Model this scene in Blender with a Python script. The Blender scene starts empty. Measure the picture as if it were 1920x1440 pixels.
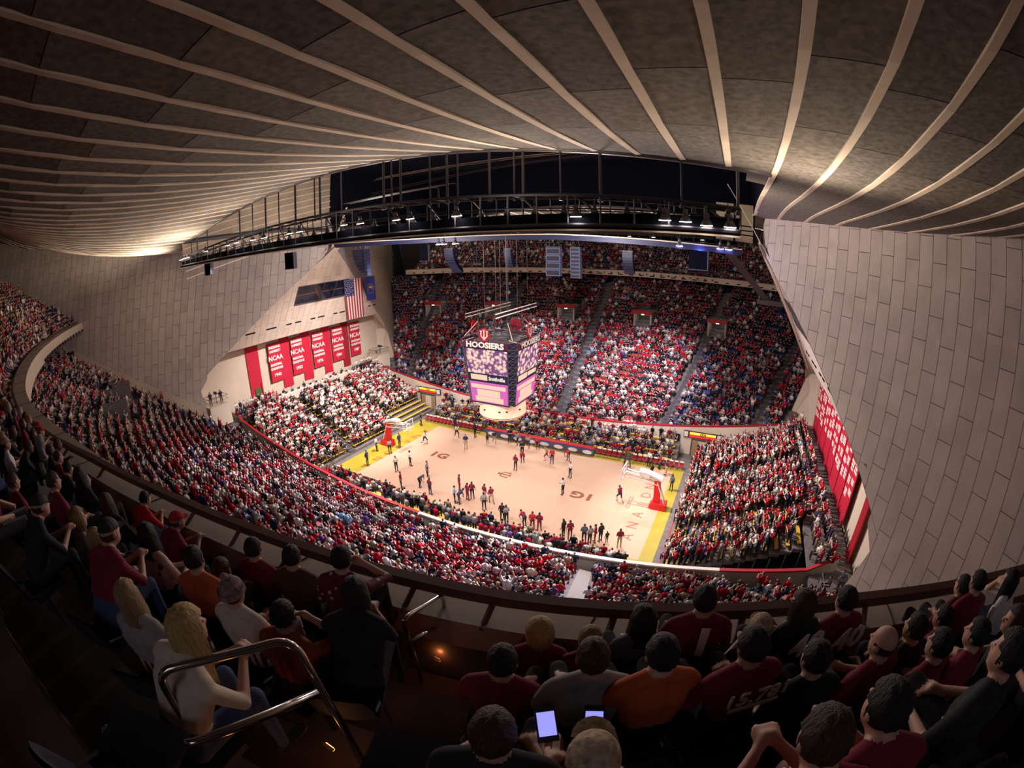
import bpy, bmesh, math, random
import numpy as np
from mathutils import Vector, Matrix
random.seed(7); RNG = np.random.default_rng(11)
S = bpy.context.scene
C = S.collection
PI = math.pi

# ------------------------------------------------------------------ camera, light, exposure
CAM = (21.5854, -38.7029, 24.2409); ROT = (1.266, .0147, .482)
cd = bpy.data.cameras.new('camera'); cam = bpy.data.objects.new('camera', cd); C.objects.link(cam)
cam.location = CAM; cam.rotation_euler = ROT
cd.type = 'PANO'; cd.sensor_width = 36; cd.panorama_type = 'FISHEYE_LENS_POLYNOMIAL'; cd.fisheye_fov = PI*1.2
cd.fisheye_polynomial_k0 = 0; cd.fisheye_polynomial_k1 = -6.15339309e-02; cd.fisheye_polynomial_k2 = -8.50216589e-06
cd.fisheye_polynomial_k3 = -2.74176573e-06; cd.fisheye_polynomial_k4 = -5.01774823e-08
cd.clip_start = .05; cd.clip_end = 400
S.camera = cam
try: S.view_settings.view_transform = 'Standard'; S.view_settings.look = 'None'
except Exception: pass
S.view_settings.gamma = 1; S.view_settings.use_curve_mapping = False
S.view_settings.exposure = 0.45
S.cycles.use_denoising = True
S.cycles.max_bounces = 5; S.cycles.diffuse_bounces = 3; S.cycles.glossy_bounces = 2
S.cycles.use_adaptive_sampling = True; S.cycles.adaptive_threshold = .02
S.cycles.sample_clamp_indirect = 4
w = bpy.data.worlds.new('world'); S.world = w; w.use_nodes = True
w.node_tree.nodes['Background'].inputs[0].default_value = (.10, .11, .26, 1)
w.node_tree.nodes['Background'].inputs[1].default_value = .05

def lamp(kind, name, loc, target, power, color, size=1., spot=None, blend=.6, size_y=None):
    d = bpy.data.lights.new(name, kind); d.energy = power; d.color = color
    if kind == 'AREA':
        d.shape = 'RECTANGLE' if size_y else 'SQUARE'; d.size = size
        if size_y: d.size_y = size_y
    else: d.shadow_soft_size = size
    if spot: d.spot_size = math.radians(spot); d.spot_blend = blend
    o = bpy.data.objects.new(name, d); C.objects.link(o); o.location = loc
    o.rotation_euler = (Vector(target)-Vector(loc)).to_track_quat('-Z', 'Y').to_euler()
    return o
WARM = (1., .88, .82)
# sports lights on the two catwalks, aimed at the playing floor
for sy in (-1, 1):
    for x in (-19, -11.5, -4, 4, 11.5, 19):
        lamp('SPOT', 'floodlight', (x, sy*20., 24.7), (x*.62, sy*-1.5, 0), 7600, WARM, .35, 62, .55)
# lights over the ends and seating
for sx in (-1, 1):
    lamp('SPOT', 'floodlight', (sx*8, 0, 24.4), (sx*27, 0, 3), 50000, (1, .87, .82), .4, 82, .9)
    for sy in (-1, 1):
        lamp('SPOT', 'floodlight', (sx*11, sy*5, 24.4), (sx*9, sy*21, 4.5), 46000, (.94, .88, 1.), .4, 60, 1.)
# warm uplights on the catwalk ends that wash the roof
for sy in (-1, 1):
    for x, pw in ((-29, 1700), (-20, 1300), (-9, 480), (2, 300), (12, 300), (24, 420)):
        lamp('SPOT', 'uplight', (x, sy*22.2, 24.6), (x*1.05, sy*27, 34), pw*2.3, (1, .80, .58), .8, 160, .5)
lamp('SPOT', 'uplight', (20.5, -13, 24.6), (24.5, -12, 30), 700, (1, .8, .6), .5, 140, .6)  # extra lamp added to lighten the dark roof beside the opening
for sx in (-1, 1):
    lamp('POINT', 'wall_fill', (sx*10, -7, 23.9), (0, 0, 0), 4600, (1, .87, .80), .8)  # added fill lamps without fixtures, brightening the side walls
# bluish haze lights under the cross beam
for x in (-7, 18.5):
    lamp('POINT', 'blue_spot', (x, -.4, 23.9), (x, 0, 0), 260, (.30, .32, 1.), .2)
# added unseen fill behind the near balcony, lifting the spectators from behind
lamp('AREA', 'balcony_fill', (24, -46.5, 28.9), (22, -37, 21), 60, (.9, .86, 1.), 5)

# ------------------------------------------------------------------ helpers
def prop(o, label=None, cat=None, group=None, kind=None):
    if label: o['label'] = label
    if cat: o['category'] = cat
    if group: o['group'] = group
    if kind: o['kind'] = kind
    return o
def empty(name, loc=(0, 0, 0), rz=0, label=None, cat=None, group=None, kind=None):
    o = bpy.data.objects.new(name, None); C.objects.link(o); o.location = loc; o.rotation_euler = (0, 0, rz)
    return prop(o, label, cat, group, kind)
def meshobj(name, verts, faces, mat=None, parent=None, smooth=False):
    me = bpy.data.meshes.new(name); me.from_pydata([tuple(v) for v in verts], [], faces); me.update()
    if mat: me.materials.append(mat)
    if smooth: me.shade_smooth()
    o = bpy.data.objects.new(name, me); C.objects.link(o)
    if parent: o.parent = parent
    return o
class MB:
    def __init__(s): s.v = []; s.f = []; s.m = []; s.mats = []
    def add(s, vs, fs, mi=0):
        n = len(s.v); s.v += [tuple(v) for v in vs]; s.f += [tuple(i+n for i in f) for f in fs]; s.m += [mi]*len(fs)
    def box(s, c, d, rz=0, mi=0, M=None):
        hx, hy, hz = d[0]/2, d[1]/2, d[2]/2; cs, sn = math.cos(rz), math.sin(rz)
        vs = []
        for x, y, z in ((-1,-1,-1),(1,-1,-1),(1,1,-1),(-1,1,-1),(-1,-1,1),(1,-1,1),(1,1,1),(-1,1,1)):
            v = Vector((x*hx, y*hy, z*hz))
            if M: v = M @ v
            vs.append((c[0]+v.x*cs-v.y*sn, c[1]+v.x*sn+v.y*cs, c[2]+v.z))
        s.add(vs, [(0,3,2,1),(4,5,6,7),(0,1,5,4),(1,2,6,5),(2,3,7,6),(3,0,4,7)], mi)
    def bar(s, a, b, r, n=6, mi=0, r2=None):
        a = Vector(a); b = Vector(b); d = b-a
        if d.length < 1e-6: return
        q = d.to_track_quat('Z', 'Y'); r2 = r if r2 is None else r2
        vs = []
        for P, rr in ((a, r), (b, r2)):
            for i in range(n):
                t = 2*PI*i/n; vs.append(P + q @ Vector((math.cos(t)*rr, math.sin(t)*rr, 0)))
        fs = [(i, (i+1) % n, n+(i+1) % n, n+i) for i in range(n)] + [tuple(range(n-1, -1, -1)), tuple(range(n, 2*n))]
        s.add(vs, fs, mi)
    def poly(s, pts, mi=0): s.add(pts, [tuple(range(len(pts)))], mi)
    def prism(s, pts, off, mi=0):
        n = len(pts); o = Vector(off); a = [Vector(p) for p in pts]
        s.add(a+[p+o for p in a], [tuple(range(n-1, -1, -1)), tuple(range(n, 2*n))]+[(i, (i+1) % n, n+(i+1) % n, n+i) for i in range(n)], mi)
    def tube(s, pts, r, n=10, mi=0):
        pts = [Vector(p) for p in pts]; rings = []
        up = None
        for i, P in enumerate(pts):
            t = (pts[min(i+1, len(pts)-1)]-pts[max(i-1, 0)]).normalized()
            if up is None: up = t.orthogonal().normalized()
            up = (up - t*up.dot(t)).normalized(); w2 = t.cross(up)
            rings.append([P+up*math.cos(2*PI*k/n)*r+w2*math.sin(2*PI*k/n)*r for k in range(n)])
        vs = [v for rg in rings for v in rg]
        fs = [(i*n+k, i*n+(k+1) % n, (i+1)*n+(k+1) % n, (i+1)*n+k) for i in range(len(pts)-1) for k in range(n)]
        fs += [tuple(range(n-1, -1, -1)), tuple(range((len(pts)-1)*n, len(pts)*n))]
        s.add(vs, fs, mi)
    def build(s, name, mats, parent=None, smooth=False):
        me = bpy.data.meshes.new(name); me.from_pydata(s.v, [], s.f)
        for m in (mats if isinstance(mats, (list, tuple)) else [mats]): me.materials.append(m)
        if len(me.materials) > 1: me.polygons.foreach_set('material_index', s.m)
        if smooth: me.shade_smooth()
        me.update()
        o = bpy.data.objects.new(name, me); C.objects.link(o)
        if parent: o.parent = parent
        return o
def copy_tree(o, parent=None):
    c = o.copy(); C.objects.link(c)
    if parent: c.parent = parent
    for ch in o.children: copy_tree(ch, c)
    return c
def rounded(pts, r=.12, n=5):
    pts = [Vector(p) for p in pts]; out = [pts[0]]
    for a, b, c in zip(pts, pts[1:], pts[2:]):
        d1 = (a-b); d2 = (c-b); rr = min(r, d1.length*.45, d2.length*.45)
        p0 = b+d1.normalized()*rr; p1 = b+d2.normalized()*rr
        for i in range(n+1):
            t = i/n; out.append(p0*(1-t)**2+b*2*t*(1-t)+p1*t*t)
    return out+[pts[-1]]

def nth(i):
    return ('first second third fourth fifth sixth seventh eighth ninth tenth eleventh twelfth'.split()+['%d%s' % (k, {1: 'st', 2: 'nd', 3: 'rd'}.get(k % 10 if k > 20 else 0, 'th')) for k in range(13, 60)])[i]
# ------------------------------------------------------------------ materials
def mat(name, col, rough=.7, metal=0, noise=None, bump=None, emit=None, es=1., spec=.4, stretch=None):
    m = bpy.data.materials.new(name); m.use_nodes = True; nt = m.node_tree; b = nt.nodes['Principled BSDF']
    b.inputs['Base Color'].default_value = (*col, 1); b.inputs['Roughness'].default_value = rough
    b.inputs['Metallic'].default_value = metal; b.inputs['Specular IOR Level'].default_value = spec
    if emit: b.inputs['Emission Color'].default_value = (*emit, 1); b.inputs['Emission Strength'].default_value = es
    if noise or bump:
        tc = nt.nodes.new('ShaderNodeTexCoord'); mp = nt.nodes.new('ShaderNodeMapping')
        nt.links.new(tc.outputs['Object'], mp.inputs[0])
        if stretch: mp.inputs['Scale'].default_value = stretch
        n1 = nt.nodes.new('ShaderNodeTexNoise'); n1.inputs['Scale'].default_value = (noise or bump)[0]; n1.inputs['Detail'].default_value = 6
        nt.links.new(mp.outputs[0], n1.inputs['Vector'])
        if noise:
            mx = nt.nodes.new('ShaderNodeMix'); mx.data_type = 'RGBA'; k = noise[1]
            mx.inputs[6].default_value = (*[c*(1-k) for c in col], 1); mx.inputs[7].default_value = (*[min(1, c*(1+k)) for c in col], 1)
            r = nt.nodes.new('ShaderNodeMapRange'); r.inputs[1].default_value = .3; r.inputs[2].default_value = .7
            nt.links.new(n1.outputs[0], r.inputs[0]); nt.links.new(r.outputs[0], mx.inputs[0]); nt.links.new(mx.outputs[2], b.inputs['Base Color'])
        if bump:
            bp = nt.nodes.new('ShaderNodeBump'); bp.inputs['Strength'].default_value = bump[1]; bp.inputs['Distance'].default_value = .02
            nt.links.new(n1.outputs[0], bp.inputs['Height']); nt.links.new(bp.outputs[0], b.inputs['Normal'])
    return m
def attrmat(name, attr='col', rough=.8):
    m = bpy.data.materials.new(name); m.use_nodes = True; nt = m.node_tree; b = nt.nodes['Principled BSDF']
    a = nt.nodes.new('ShaderNodeAttribute'); a.attribute_name = attr
    nt.links.new(a.outputs['Color'], b.inputs['Base Color']); b.inputs['Roughness'].default_value = rough
    b.inputs['Specular IOR Level'].default_value = .2
    return m
M = {}
M['concrete'] = mat('concrete_panel', (.50, .428, .395), .85, noise=(.6, .12), bump=(9, .3))
M['concrete2'] = mat('concrete_panel_pale', (.52, .445, .41), .85, noise=(.8, .10), bump=(9, .3))
M['concrete3'] = mat('concrete_panel_grey', (.48, .41, .385), .85, noise=(.5, .14), bump=(9, .3))
M['joint'] = mat('wall_backing', (.10, .08, .075), .9)
M['smooth'] = mat('smooth_concrete', (.60, .50, .40), .8, noise=(.4, .06))
M['rib'] = mat('roof_rib', (.66, .56, .47), .8, noise=(.9, .10))
M['deck'] = mat('roof_deck', (.14, .125, .117), .95, noise=(5, .38), bump=(14, .6))
M['deck2'] = mat('roof_deck_dark', (.122, .11, .106), .95, noise=(5, .38), bump=(14, .6))
M['deck3'] = mat('roof_deck_warm', (.14, .122, .108), .95, noise=(4, .38), bump=(14, .6))
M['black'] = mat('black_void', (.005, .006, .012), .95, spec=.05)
M['steel'] = mat('dark_steel', (.035, .035, .05), .5, .3)
M['steel2'] = mat('grey_steel', (.10, .09, .10), .5, .3)
M['navy'] = mat('navy_steel', (.018, .022, .065), .5, .2)
M['chrome'] = mat('chrome', (.55, .5, .5), .16, 1.)
M['court'] = mat('maple_floor', (.52, .335, .24), .6, noise=(.25, .03))
M['yellow'] = mat('yellow_apron', (.36, .285, .028), .5, noise=(.6, .12))
M['mark'] = mat('brown_court_print', (.20, .05, .02), .5)
M['letter'] = mat('red_brown_floor_print', (.30, .07, .055), .5)
M['line'] = mat('court_line', (.62, .42, .22), .5)
M['crimson'] = mat('crimson_paint', (.36, .008, .02), .6)
M['red'] = mat('red_vinyl', (.75, .015, .02), .5)
M['banner'] = mat('banner_cloth', (.46, .008, .035), .75)
M['bannerdark'] = mat('dark_red_wall', (.28, .008, .02), .8)
M['white'] = mat('white_paint', (.8, .76, .72), .6)
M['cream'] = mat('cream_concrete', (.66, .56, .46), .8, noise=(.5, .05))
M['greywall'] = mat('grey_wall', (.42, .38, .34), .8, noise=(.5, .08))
M['stairnear'] = mat('worn_stair', (.24, .21, .185), .8)
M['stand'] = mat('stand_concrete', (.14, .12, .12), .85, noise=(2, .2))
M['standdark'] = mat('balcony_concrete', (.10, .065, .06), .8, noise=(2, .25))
M['rail'] = mat('brown_rail', (.13, .05, .035), .45)
M['ledge'] = mat('ledge_concrete', (.50, .41, .34), .8, noise=(1.2, .08))
M['inner'] = mat('parapet_brown', (.42, .22, .16), .7)
M['yseat'] = mat('yellow_bench', (.62, .40, .05), .6)
M['glass'] = mat('dark_glass', (.01, .012, .03), .08, spec=.8)
M['green'] = mat('green_door', (.06, .11, .03), .6)
M['lampglow'] = mat('lamp_glow', (1, .9, .8), emit=(1, .84, .70), es=14)
M['blueglow'] = mat('blue_lamp_glow', (.8, .8, 1), emit=(.62, .55, 1), es=26)
M['stepglow'] = mat('step_light', (1, .4, .15), emit=(1, .32, .08), es=5)
M['phone'] = mat('phone_screen', (.5, .5, 1), emit=(.30, .30, .85), es=.8)
M['phonecase'] = mat('phone_case', (.02, .02, .03), .3)
M['redled'] = mat('red_led', (.8, .02, .02), emit=(.9, .03, .03), es=.8)
M['yelled'] = mat('yellow_led', (.9, .6, .05), emit=(.95, .7, .05), es=.9)
M['screenpink'] = mat('pink_screen', (.02, .01, .02), emit=(.72, .13, .48), es=.72)
M['screencream'] = mat('cream_screen', (.02, .02, .02), emit=(1, .66, .48), es=.72)
M['crowd'] = attrmat('crowd_clothes'); M['seats'] = attrmat('stadium_seat_plastic', rough=.5)
def screen_mat():
    m = bpy.data.materials.new('crowd_video'); m.use_nodes = True; nt = m.node_tree; b = nt.nodes['Principled BSDF']
    tc = nt.nodes.new('ShaderNodeTexCoord'); v = nt.nodes.new('ShaderNodeTexVoronoi'); v.inputs['Scale'].default_value = 2.6
    nz = nt.nodes.new('ShaderNodeTexNoise'); nz.inputs['Scale'].default_value = 2.2; nz.inputs['Detail'].default_value = 4
    nt.links.new(tc.outputs['Object'], v.inputs['Vector']); nt.links.new(tc.outputs['Object'], nz.inputs['Vector'])
    cr = nt.nodes.new('ShaderNodeValToRGB'); e = cr.color_ramp.elements
    e[0].position = .0; e[0].color = (1, .80, .62, 1); e[1].position = 1; e[1].color = (.09, .02, .12, 1)
    for p_, c_ in ((.40, (1, .72, .55, 1)), (.50, (.75, .38, .42, 1)), (.58, (.20, .07, .22, 1))):
        k = e.new(p_); k.color = c_
    ad = nt.nodes.new('ShaderNodeMath'); ad.operation = 'ADD'
    ml = nt.nodes.new('ShaderNodeMath'); ml.operation = 'MULTIPLY'; ml.inputs[1].default_value = .62
    nt.links.new(v.outputs['Distance'], ml.inputs[0]); nt.links.new(ml.outputs[0], ad.inputs[0])
    m2 = nt.nodes.new('ShaderNodeMath'); m2.operation = 'MULTIPLY'; m2.inputs[1].default_value = .42
    nt.links.new(nz.outputs[0], m2.inputs[0]); nt.links.new(m2.outputs[0], ad.inputs[1])
    nt.links.new(ad.outputs[0], cr.inputs[0]); nt.links.new(cr.outputs[0], b.inputs['Emission Color']); b.inputs['Emission Strength'].default_value = .72
    b.inputs['Base Color'].default_value = (.02, .02, .02, 1)
    return m
M['video'] = screen_mat()

# ------------------------------------------------------------------ the hall's shape
RC = [32.03, 0.423, -10.339, -6.893, -10.896, -8.647, 1.721, 4.804, 4.16]
def roof_z(x, y):
    y = -abs(y); ex = 0
    if y < -42: ex = (-42-y)*.62; y = -42
    x = min(abs(x), 46); a = (x/30)**2; b = y/30
    return RC[0]+RC[1]*b+RC[2]*b*b+RC[3]*b**3+RC[4]*a+RC[5]*a*b+RC[6]*a*b*b+RC[7]*a*a+RC[8]*a*a*b+ex
def wall_x(y, z): return 16.6+.27*z+.70*abs(y)
KR = .0053
def sst(t): t = max(0, min(1, t)); return t*t*(3-2*t)
def ledgeE(x): return float(np.interp(x, [-2, 1, 4, 6, 9, 11, 14, 17, 20, 23.5, 27], [38.9, 38.8, 38.58, 38.4, 38.22, 38.1, 38.0, 37.93, 37.87, 37.68, 37.72]))      # row coordinate of the balcony lip (near side)
def main_floor(y0): return 1.25+.545*(y0-13.3)
def bal_floor(d): return 20.5+.53*(d-1.4)
EDGE = [(-17.4, 11)]+[(-((31.8-.604*(z-11))-16.6-.27*z)/.70, z) for z in (12.2, 13.4, 14.6, 15.8, 17, 18.2, 19.4, 20.6, 21.8, 23, 24.2)]+[(0, 25.1)]
def face_x(z): return 31.8-.604*(z-11)
def edge_y(z):
    return float(np.interp(z, [e[1] for e in EDGE], [e[0] for e in EDGE]))

# ================================================================== STRUCTURE
# ---- roof
ceil = empty('ceiling', label='ribbed concrete arena roof over the balcony', kind='structure')
def deck_piece(x0, x1, y0, y1):
    return [(x0, y0, roof_z(x0, y0)+.1), (x1, y0, roof_z(x1, y0)+.1), (x1, y1, roof_z(x1, y1)+.1), (x0, y1, roof_z(x0, y1)+.1)]
SP = 1.81; X0 = 21.25
ribs_x = [X0+SP*k for k in range(-40, 19)]
def lip(x):
    if -24 <= x <= 22.7: return -20.
    x = abs(x)
    return -max(0., (x-25.1)/.70)
# backing sheet
mb = MB()
for i in range(60):
    xa = -60+i*2; xb = xa+2
    for j in range(30):
        ya = -60+j*2; yb = ya+2
        if min(abs(xa), abs(xb)) < (23.9 if xa < 0 else 21.9) and ya >= -20.1: continue
        if min(abs(xa), abs(xb)) > 21 and ya > lip(min(abs(xa), abs(xb)))+3: continue
        mb.poly([(p[0], p[1], p[2]+.06) for p in deck_piece(xa, xb, ya, yb)][::-1])
        mb.poly([(p[0], -p[1], p[2]+.06) for p in deck_piece(xa, xb, ya, yb)])
mb.build('roof_slab', M['joint'], ceil)
dm = [M['deck'], M['deck2'], M['deck3']]
npan = 0; rest = MB()
cands = []
for a, b in zip(ribs_x, ribs_x[1:]):
    xm = (a+b)/2; l = lip(xm); L = 3.62; off = random.random()*L
    y = l; first = True
    while y > -56:
        yn = y-(off if first else L); first = False
        pts = deck_piece(a+.02, b-.02, y-.015, yn+.015)
        cands.append((abs((y+yn)/2+36)+abs(xm-12)*.8, pts)); y = yn
cands.sort(key=lambda t: t[0])
for k, (_, pts) in enumerate(cands):
    if k < 290: meshobj('roof_panel', pts, [(0, 1, 2, 3)], dm[random.randrange(3)], ceil)
    else: rest.poly(pts)
o = rest.build('roof_panel_field', M['deck'], ceil); o['kind'] = 'stuff'
far = MB()
for a, b in zip(ribs_x, ribs_x[1:]):
    xm = (a+b)/2; y = -lip(xm)
    while y < 56:
        far.poly(deck_piece(a, b, y, y+4)); y += 4
o = far.build('roof_deck_far', M['deck'], ceil)
farribs = MB()
for x in ribs_x:
    ys = list(np.linspace(lip(x), -58, 24))
    if x > 46 or x < -52: continue
    vs = []
    for y in ys:
        z = roof_z(x, y)
        vs += [(x-.12, y, z+.065), (x+.12, y, z+.065), (x+.125, y, z+.14), (x-.125, y, z+.14)]
    fs = [(0, 3, 2, 1)]
    for i in range(len(ys)-1):
        for k in range(4): fs.append((i*4+k, i*4+(k+1) % 4, (i+1)*4+(k+1) % 4, (i+1)*4+k))
    meshobj('roof_rib', vs, fs, M['rib'], ceil)
    farribs.add([(v[0], -v[1], v[2]) for v in vs], [tuple(reversed(f)) for f in fs])
o = farribs.build('roof_rib_far', M['rib'], ceil); o['kind'] = 'stuff'
# rounded lip moulding around the opening
mb = MB()
for sy in (-1, 1):
    mb.tube([(x, sy*20, roof_z(x, 20)+.16) for x in np.linspace(-24.4, 23, 40)], .2, 8)
for sx in (-1,):
    mb.tube([(-24.3 if sx < 0 else 23.0, y, roof_z(24, y)+.16) for y in np.linspace(-20, 20, 30)], .22, 8)
mb.build('opening_lip', M['steel2'], ceil, True)
# attic above the opening
mb = MB(); XS = list(np.linspace(-24, 24, 25))
for sy in (-1, 1):
    pass
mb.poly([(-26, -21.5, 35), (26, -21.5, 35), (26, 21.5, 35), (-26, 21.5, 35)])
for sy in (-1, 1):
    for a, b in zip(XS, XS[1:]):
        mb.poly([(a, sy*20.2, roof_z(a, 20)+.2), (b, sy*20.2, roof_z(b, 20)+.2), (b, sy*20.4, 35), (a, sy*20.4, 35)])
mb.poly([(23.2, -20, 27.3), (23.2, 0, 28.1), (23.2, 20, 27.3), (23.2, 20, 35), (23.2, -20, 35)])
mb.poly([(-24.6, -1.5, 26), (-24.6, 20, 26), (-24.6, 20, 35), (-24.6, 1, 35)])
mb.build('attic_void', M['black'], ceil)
# ribbed end of the attic, seen through the opening
mb = MB()
mb.poly([(-24.55, -20.2, 26), (-24.55, 0, 26), (-24.55, 0.6, 35), (-24.55, -20.2, 35)])
M['attic'] = mat('tan_attic', (.36, .28, .19), .9, noise=(.5, .2))
e0 = mb.build('attic_end_wall', M['attic'], ceil)
b2 = MB()
b2.poly([(19.55, 4, 25.3), (23.1, 4, 25.1), (23.1, 4, 28.5), (19.55, 4, 28.6)]); b2.build('far_roof_stand_in', M['attic'], ceil)  # added tan panel, stands in for the lit far roof beyond
b2 = MB()
for x in (19.5, 21.3, 23.1): b2.bar((x, 3.95, 25.1), (x, 3.95, 28.6), .08, 4)
for z in (25.9, 26.3, 26.7): b2.bar((19.5, 3.95, z), (23.1, 3.95, z-.15), .05, 4)
b2.build('attic_end_frame', M['black'], ceil)
for k in range(11):
    z = 23.6+.75*k
    meshobj('attic_rib', [(-24.5, -20, z), (-24.5, .4, z+3.6), (-24.5, .4, z+3.72), (-24.5, -20, z+.09)], [(0, 1, 2, 3)], M['rib'], ceil)

# ---- side walls
def wall_pt(s, y, z): return (s*wall_x(y, z), y, z)
H = Vector((.70, -1, 0)).normalized(); G = Vector((.095, .25, 1.0))
PW, PH = .97, 2.83
def clip(poly, f):
    out = []
    for i in range(len(poly)):
        a, b = poly[i], poly[(i+1) % len(poly)]; fa, fb = f(a), f(b)
        if fa >= 0: out.append(a)
        if (fa >= 0) != (fb >= 0):
            t = fa/(fa-fb); out.append(tuple(a[k]+(b[k]-a[k])*t for k in range(3)))
    return out
def deck_low(y):
    return main_floor(abs(y)+KR*(17+.75*abs(y)+2)**2)-1.2
walls = {}
for s, side in ((-1, 'left'), (1, 'right')):
    wl = empty('wall_'+side, kind='structure', label='tall concrete panel wall flaring from the end recess to the balcony')
    walls[s] = wl
    mb = MB()
    # near + far backing (joint colour), cut by the slanting edge
    for sy in (-1, 1):
        zs = [11+.6*i for i in range(25)]
        for z0, z1 in zip(zs, zs[1:]):
            y0, y1 = edge_y(z0), edge_y(z1)
            pts = [wall_pt(s, sy*-y0 if 0 else sy*abs(y0), z0), wall_pt(s, sy*abs(y1), z1), wall_pt(s, sy*58, z1), wall_pt(s, sy*58, z0)]
            mb.poly([(p[0]+s*.03, p[1], p[2]) for p in pts])
        mb.poly([(p[0]+s*.03, p[1], p[2]) for p in (wall_pt(s, sy*17.4, 0), wall_pt(s, sy*17.4, 11), wall_pt(s, sy*58, 11), wall_pt(s, sy*58, 0))])
        mb.poly([(p[0]+s*.03, p[1], p[2]) for p in (wall_pt(s, sy*.1, 25.1), wall_pt(s, sy*.1, 40), wall_pt(s, sy*58, 40), wall_pt(s, sy*58, 25.1))])
    mb.build('wall_backing', M['joint'], wl)
    full = None; cnt = 0; restp = MB(); lst = []
    O = Vector((16.6+.27*19.7, 0, 19.7))
    for ci in range(-3, 66):
        for ri in range(-7, 7):
            off = (0 if ci % 2 else PH/2)
            base = O+H*(PW*ci)+G*(PH/1.035*ri+off)
            a = base+H*.018+G*.018; b = base+H*(PW-.018)+G*.018
            c = base+H*(PW-.018)+G*(PH/1.035-.018); d = base+H*.018+G*(PH/1.035-.018)
            P = [tuple(v) for v in (a, b, c, d)]; cz = (a.z+c.z)/2; cy = (a.y+c.y)/2
            if cy < -57: continue
            if c.z < deck_low(cy) or a.z > roof_z(wall_x(cy, 28), cy)+.3: continue
            Q = clip(P, lambda p: -p[1]+ (edge_y(p[2]) if p[2] > 11 else -17.4)) if cz > 9.6 else clip(P, lambda p: -17.4-p[1])
            if len(Q) < 3: continue
            lst.append(((base-Vector((s*CAM[0], CAM[1], CAM[2]))).length, Q, len(Q) == 4 and Q == P, base))
    lst.sort(key=lambda t: t[0])
    mats3 = [M['concrete'], M['concrete2'], M['concrete3']]
    for k, (dst, Q, isfull, base) in enumerate(lst):
        T = .035
        vs = [(s*p[0], p[1], p[2]) for p in Q]; n = len(vs)
        vi = [(v[0]-s*T, v[1]-T*.0, v[2]) for v in vs]
        fs = [tuple(range(n)), *[(i, (i+1) % n, n+(i+1) % n, n+i) for i in range(n)]]
        allv = vi+vs
        if k < 300: meshobj('wall_panel', allv, fs, mats3[random.randrange(3)], wl)
        else: restp.add(allv, fs)
        if dst < 0: pass
    # far side panels (mirrored in y), joined
    for k, (dst, Q, isfull, base) in enumerate(lst):
        if base.y < -45: continue
        vs = [(s*p[0]-s*.035, -p[1], p[2]) for p in Q]; restp.add(vs, [tuple(range(len(vs)))])
    o = restp.build('wall_panel_field', M['concrete'], wl); o['kind'] = 'stuff'
    # smooth cornice strip just above seating and the smooth slanted arris
    mb = MB()
    for sy in (-1, 1):
        for (ya, za), (yb, zb) in zip(EDGE, EDGE[1:]):
            A0 = Vector(wall_pt(s, sy*ya, za)); B0 = Vector(wall_pt(s, sy*yb, zb))
            o1 = Vector((-s*.07, sy*.0, 0)); 
            A1 = A0+Vector((s*.75, 0, -.1)); B1 = B0+Vector((s*.75, 0, -.1))
            mb.poly([A0+o1, B0+o1, B1, A1])
            wd = Vector((s*.20, sy*.30, .12))
            mb.poly([A0+o1, B0+o1, B0+o1+wd, A0+o1+wd])
    mb.poly([wall_pt(s, -17.4, 11), wall_pt(s, -17.4, 2), (s*33.4, -16.2, 2), (s*33.4, -16.2, 11)])
    mb.poly([wall_pt(s, 17.4, 11), wall_pt(s, 17.4, 2), (s*33.4, 16.2, 2), (s*33.4, 16.2, 11)])
    mb.build('slanted_edge', M['cream'], wl)
    # sloping plinth along the seating
    mb = MB(); pr = None
    for y in np.linspace(-17.4, -50, 30):
        x = wall_x(y, 10); y0 = abs(y)+KR*x*x; z = main_floor(y0)
        q = [wall_pt(s, y, z-1), wall_pt(s, y, z+1.9)]
        q = [(p[0]-s*.09, p[1], p[2]) for p in q]
        if pr and s < 0: mb.poly([pr[0], q[0], q[1], pr[1]])
        if pr: mb.poly([(p[0], -p[1], p[2]) for p in (pr[0], q[0], q[1], pr[1])])
        pr = q
    mb.build('wall_plinth', M['smooth'], wl)

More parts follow.
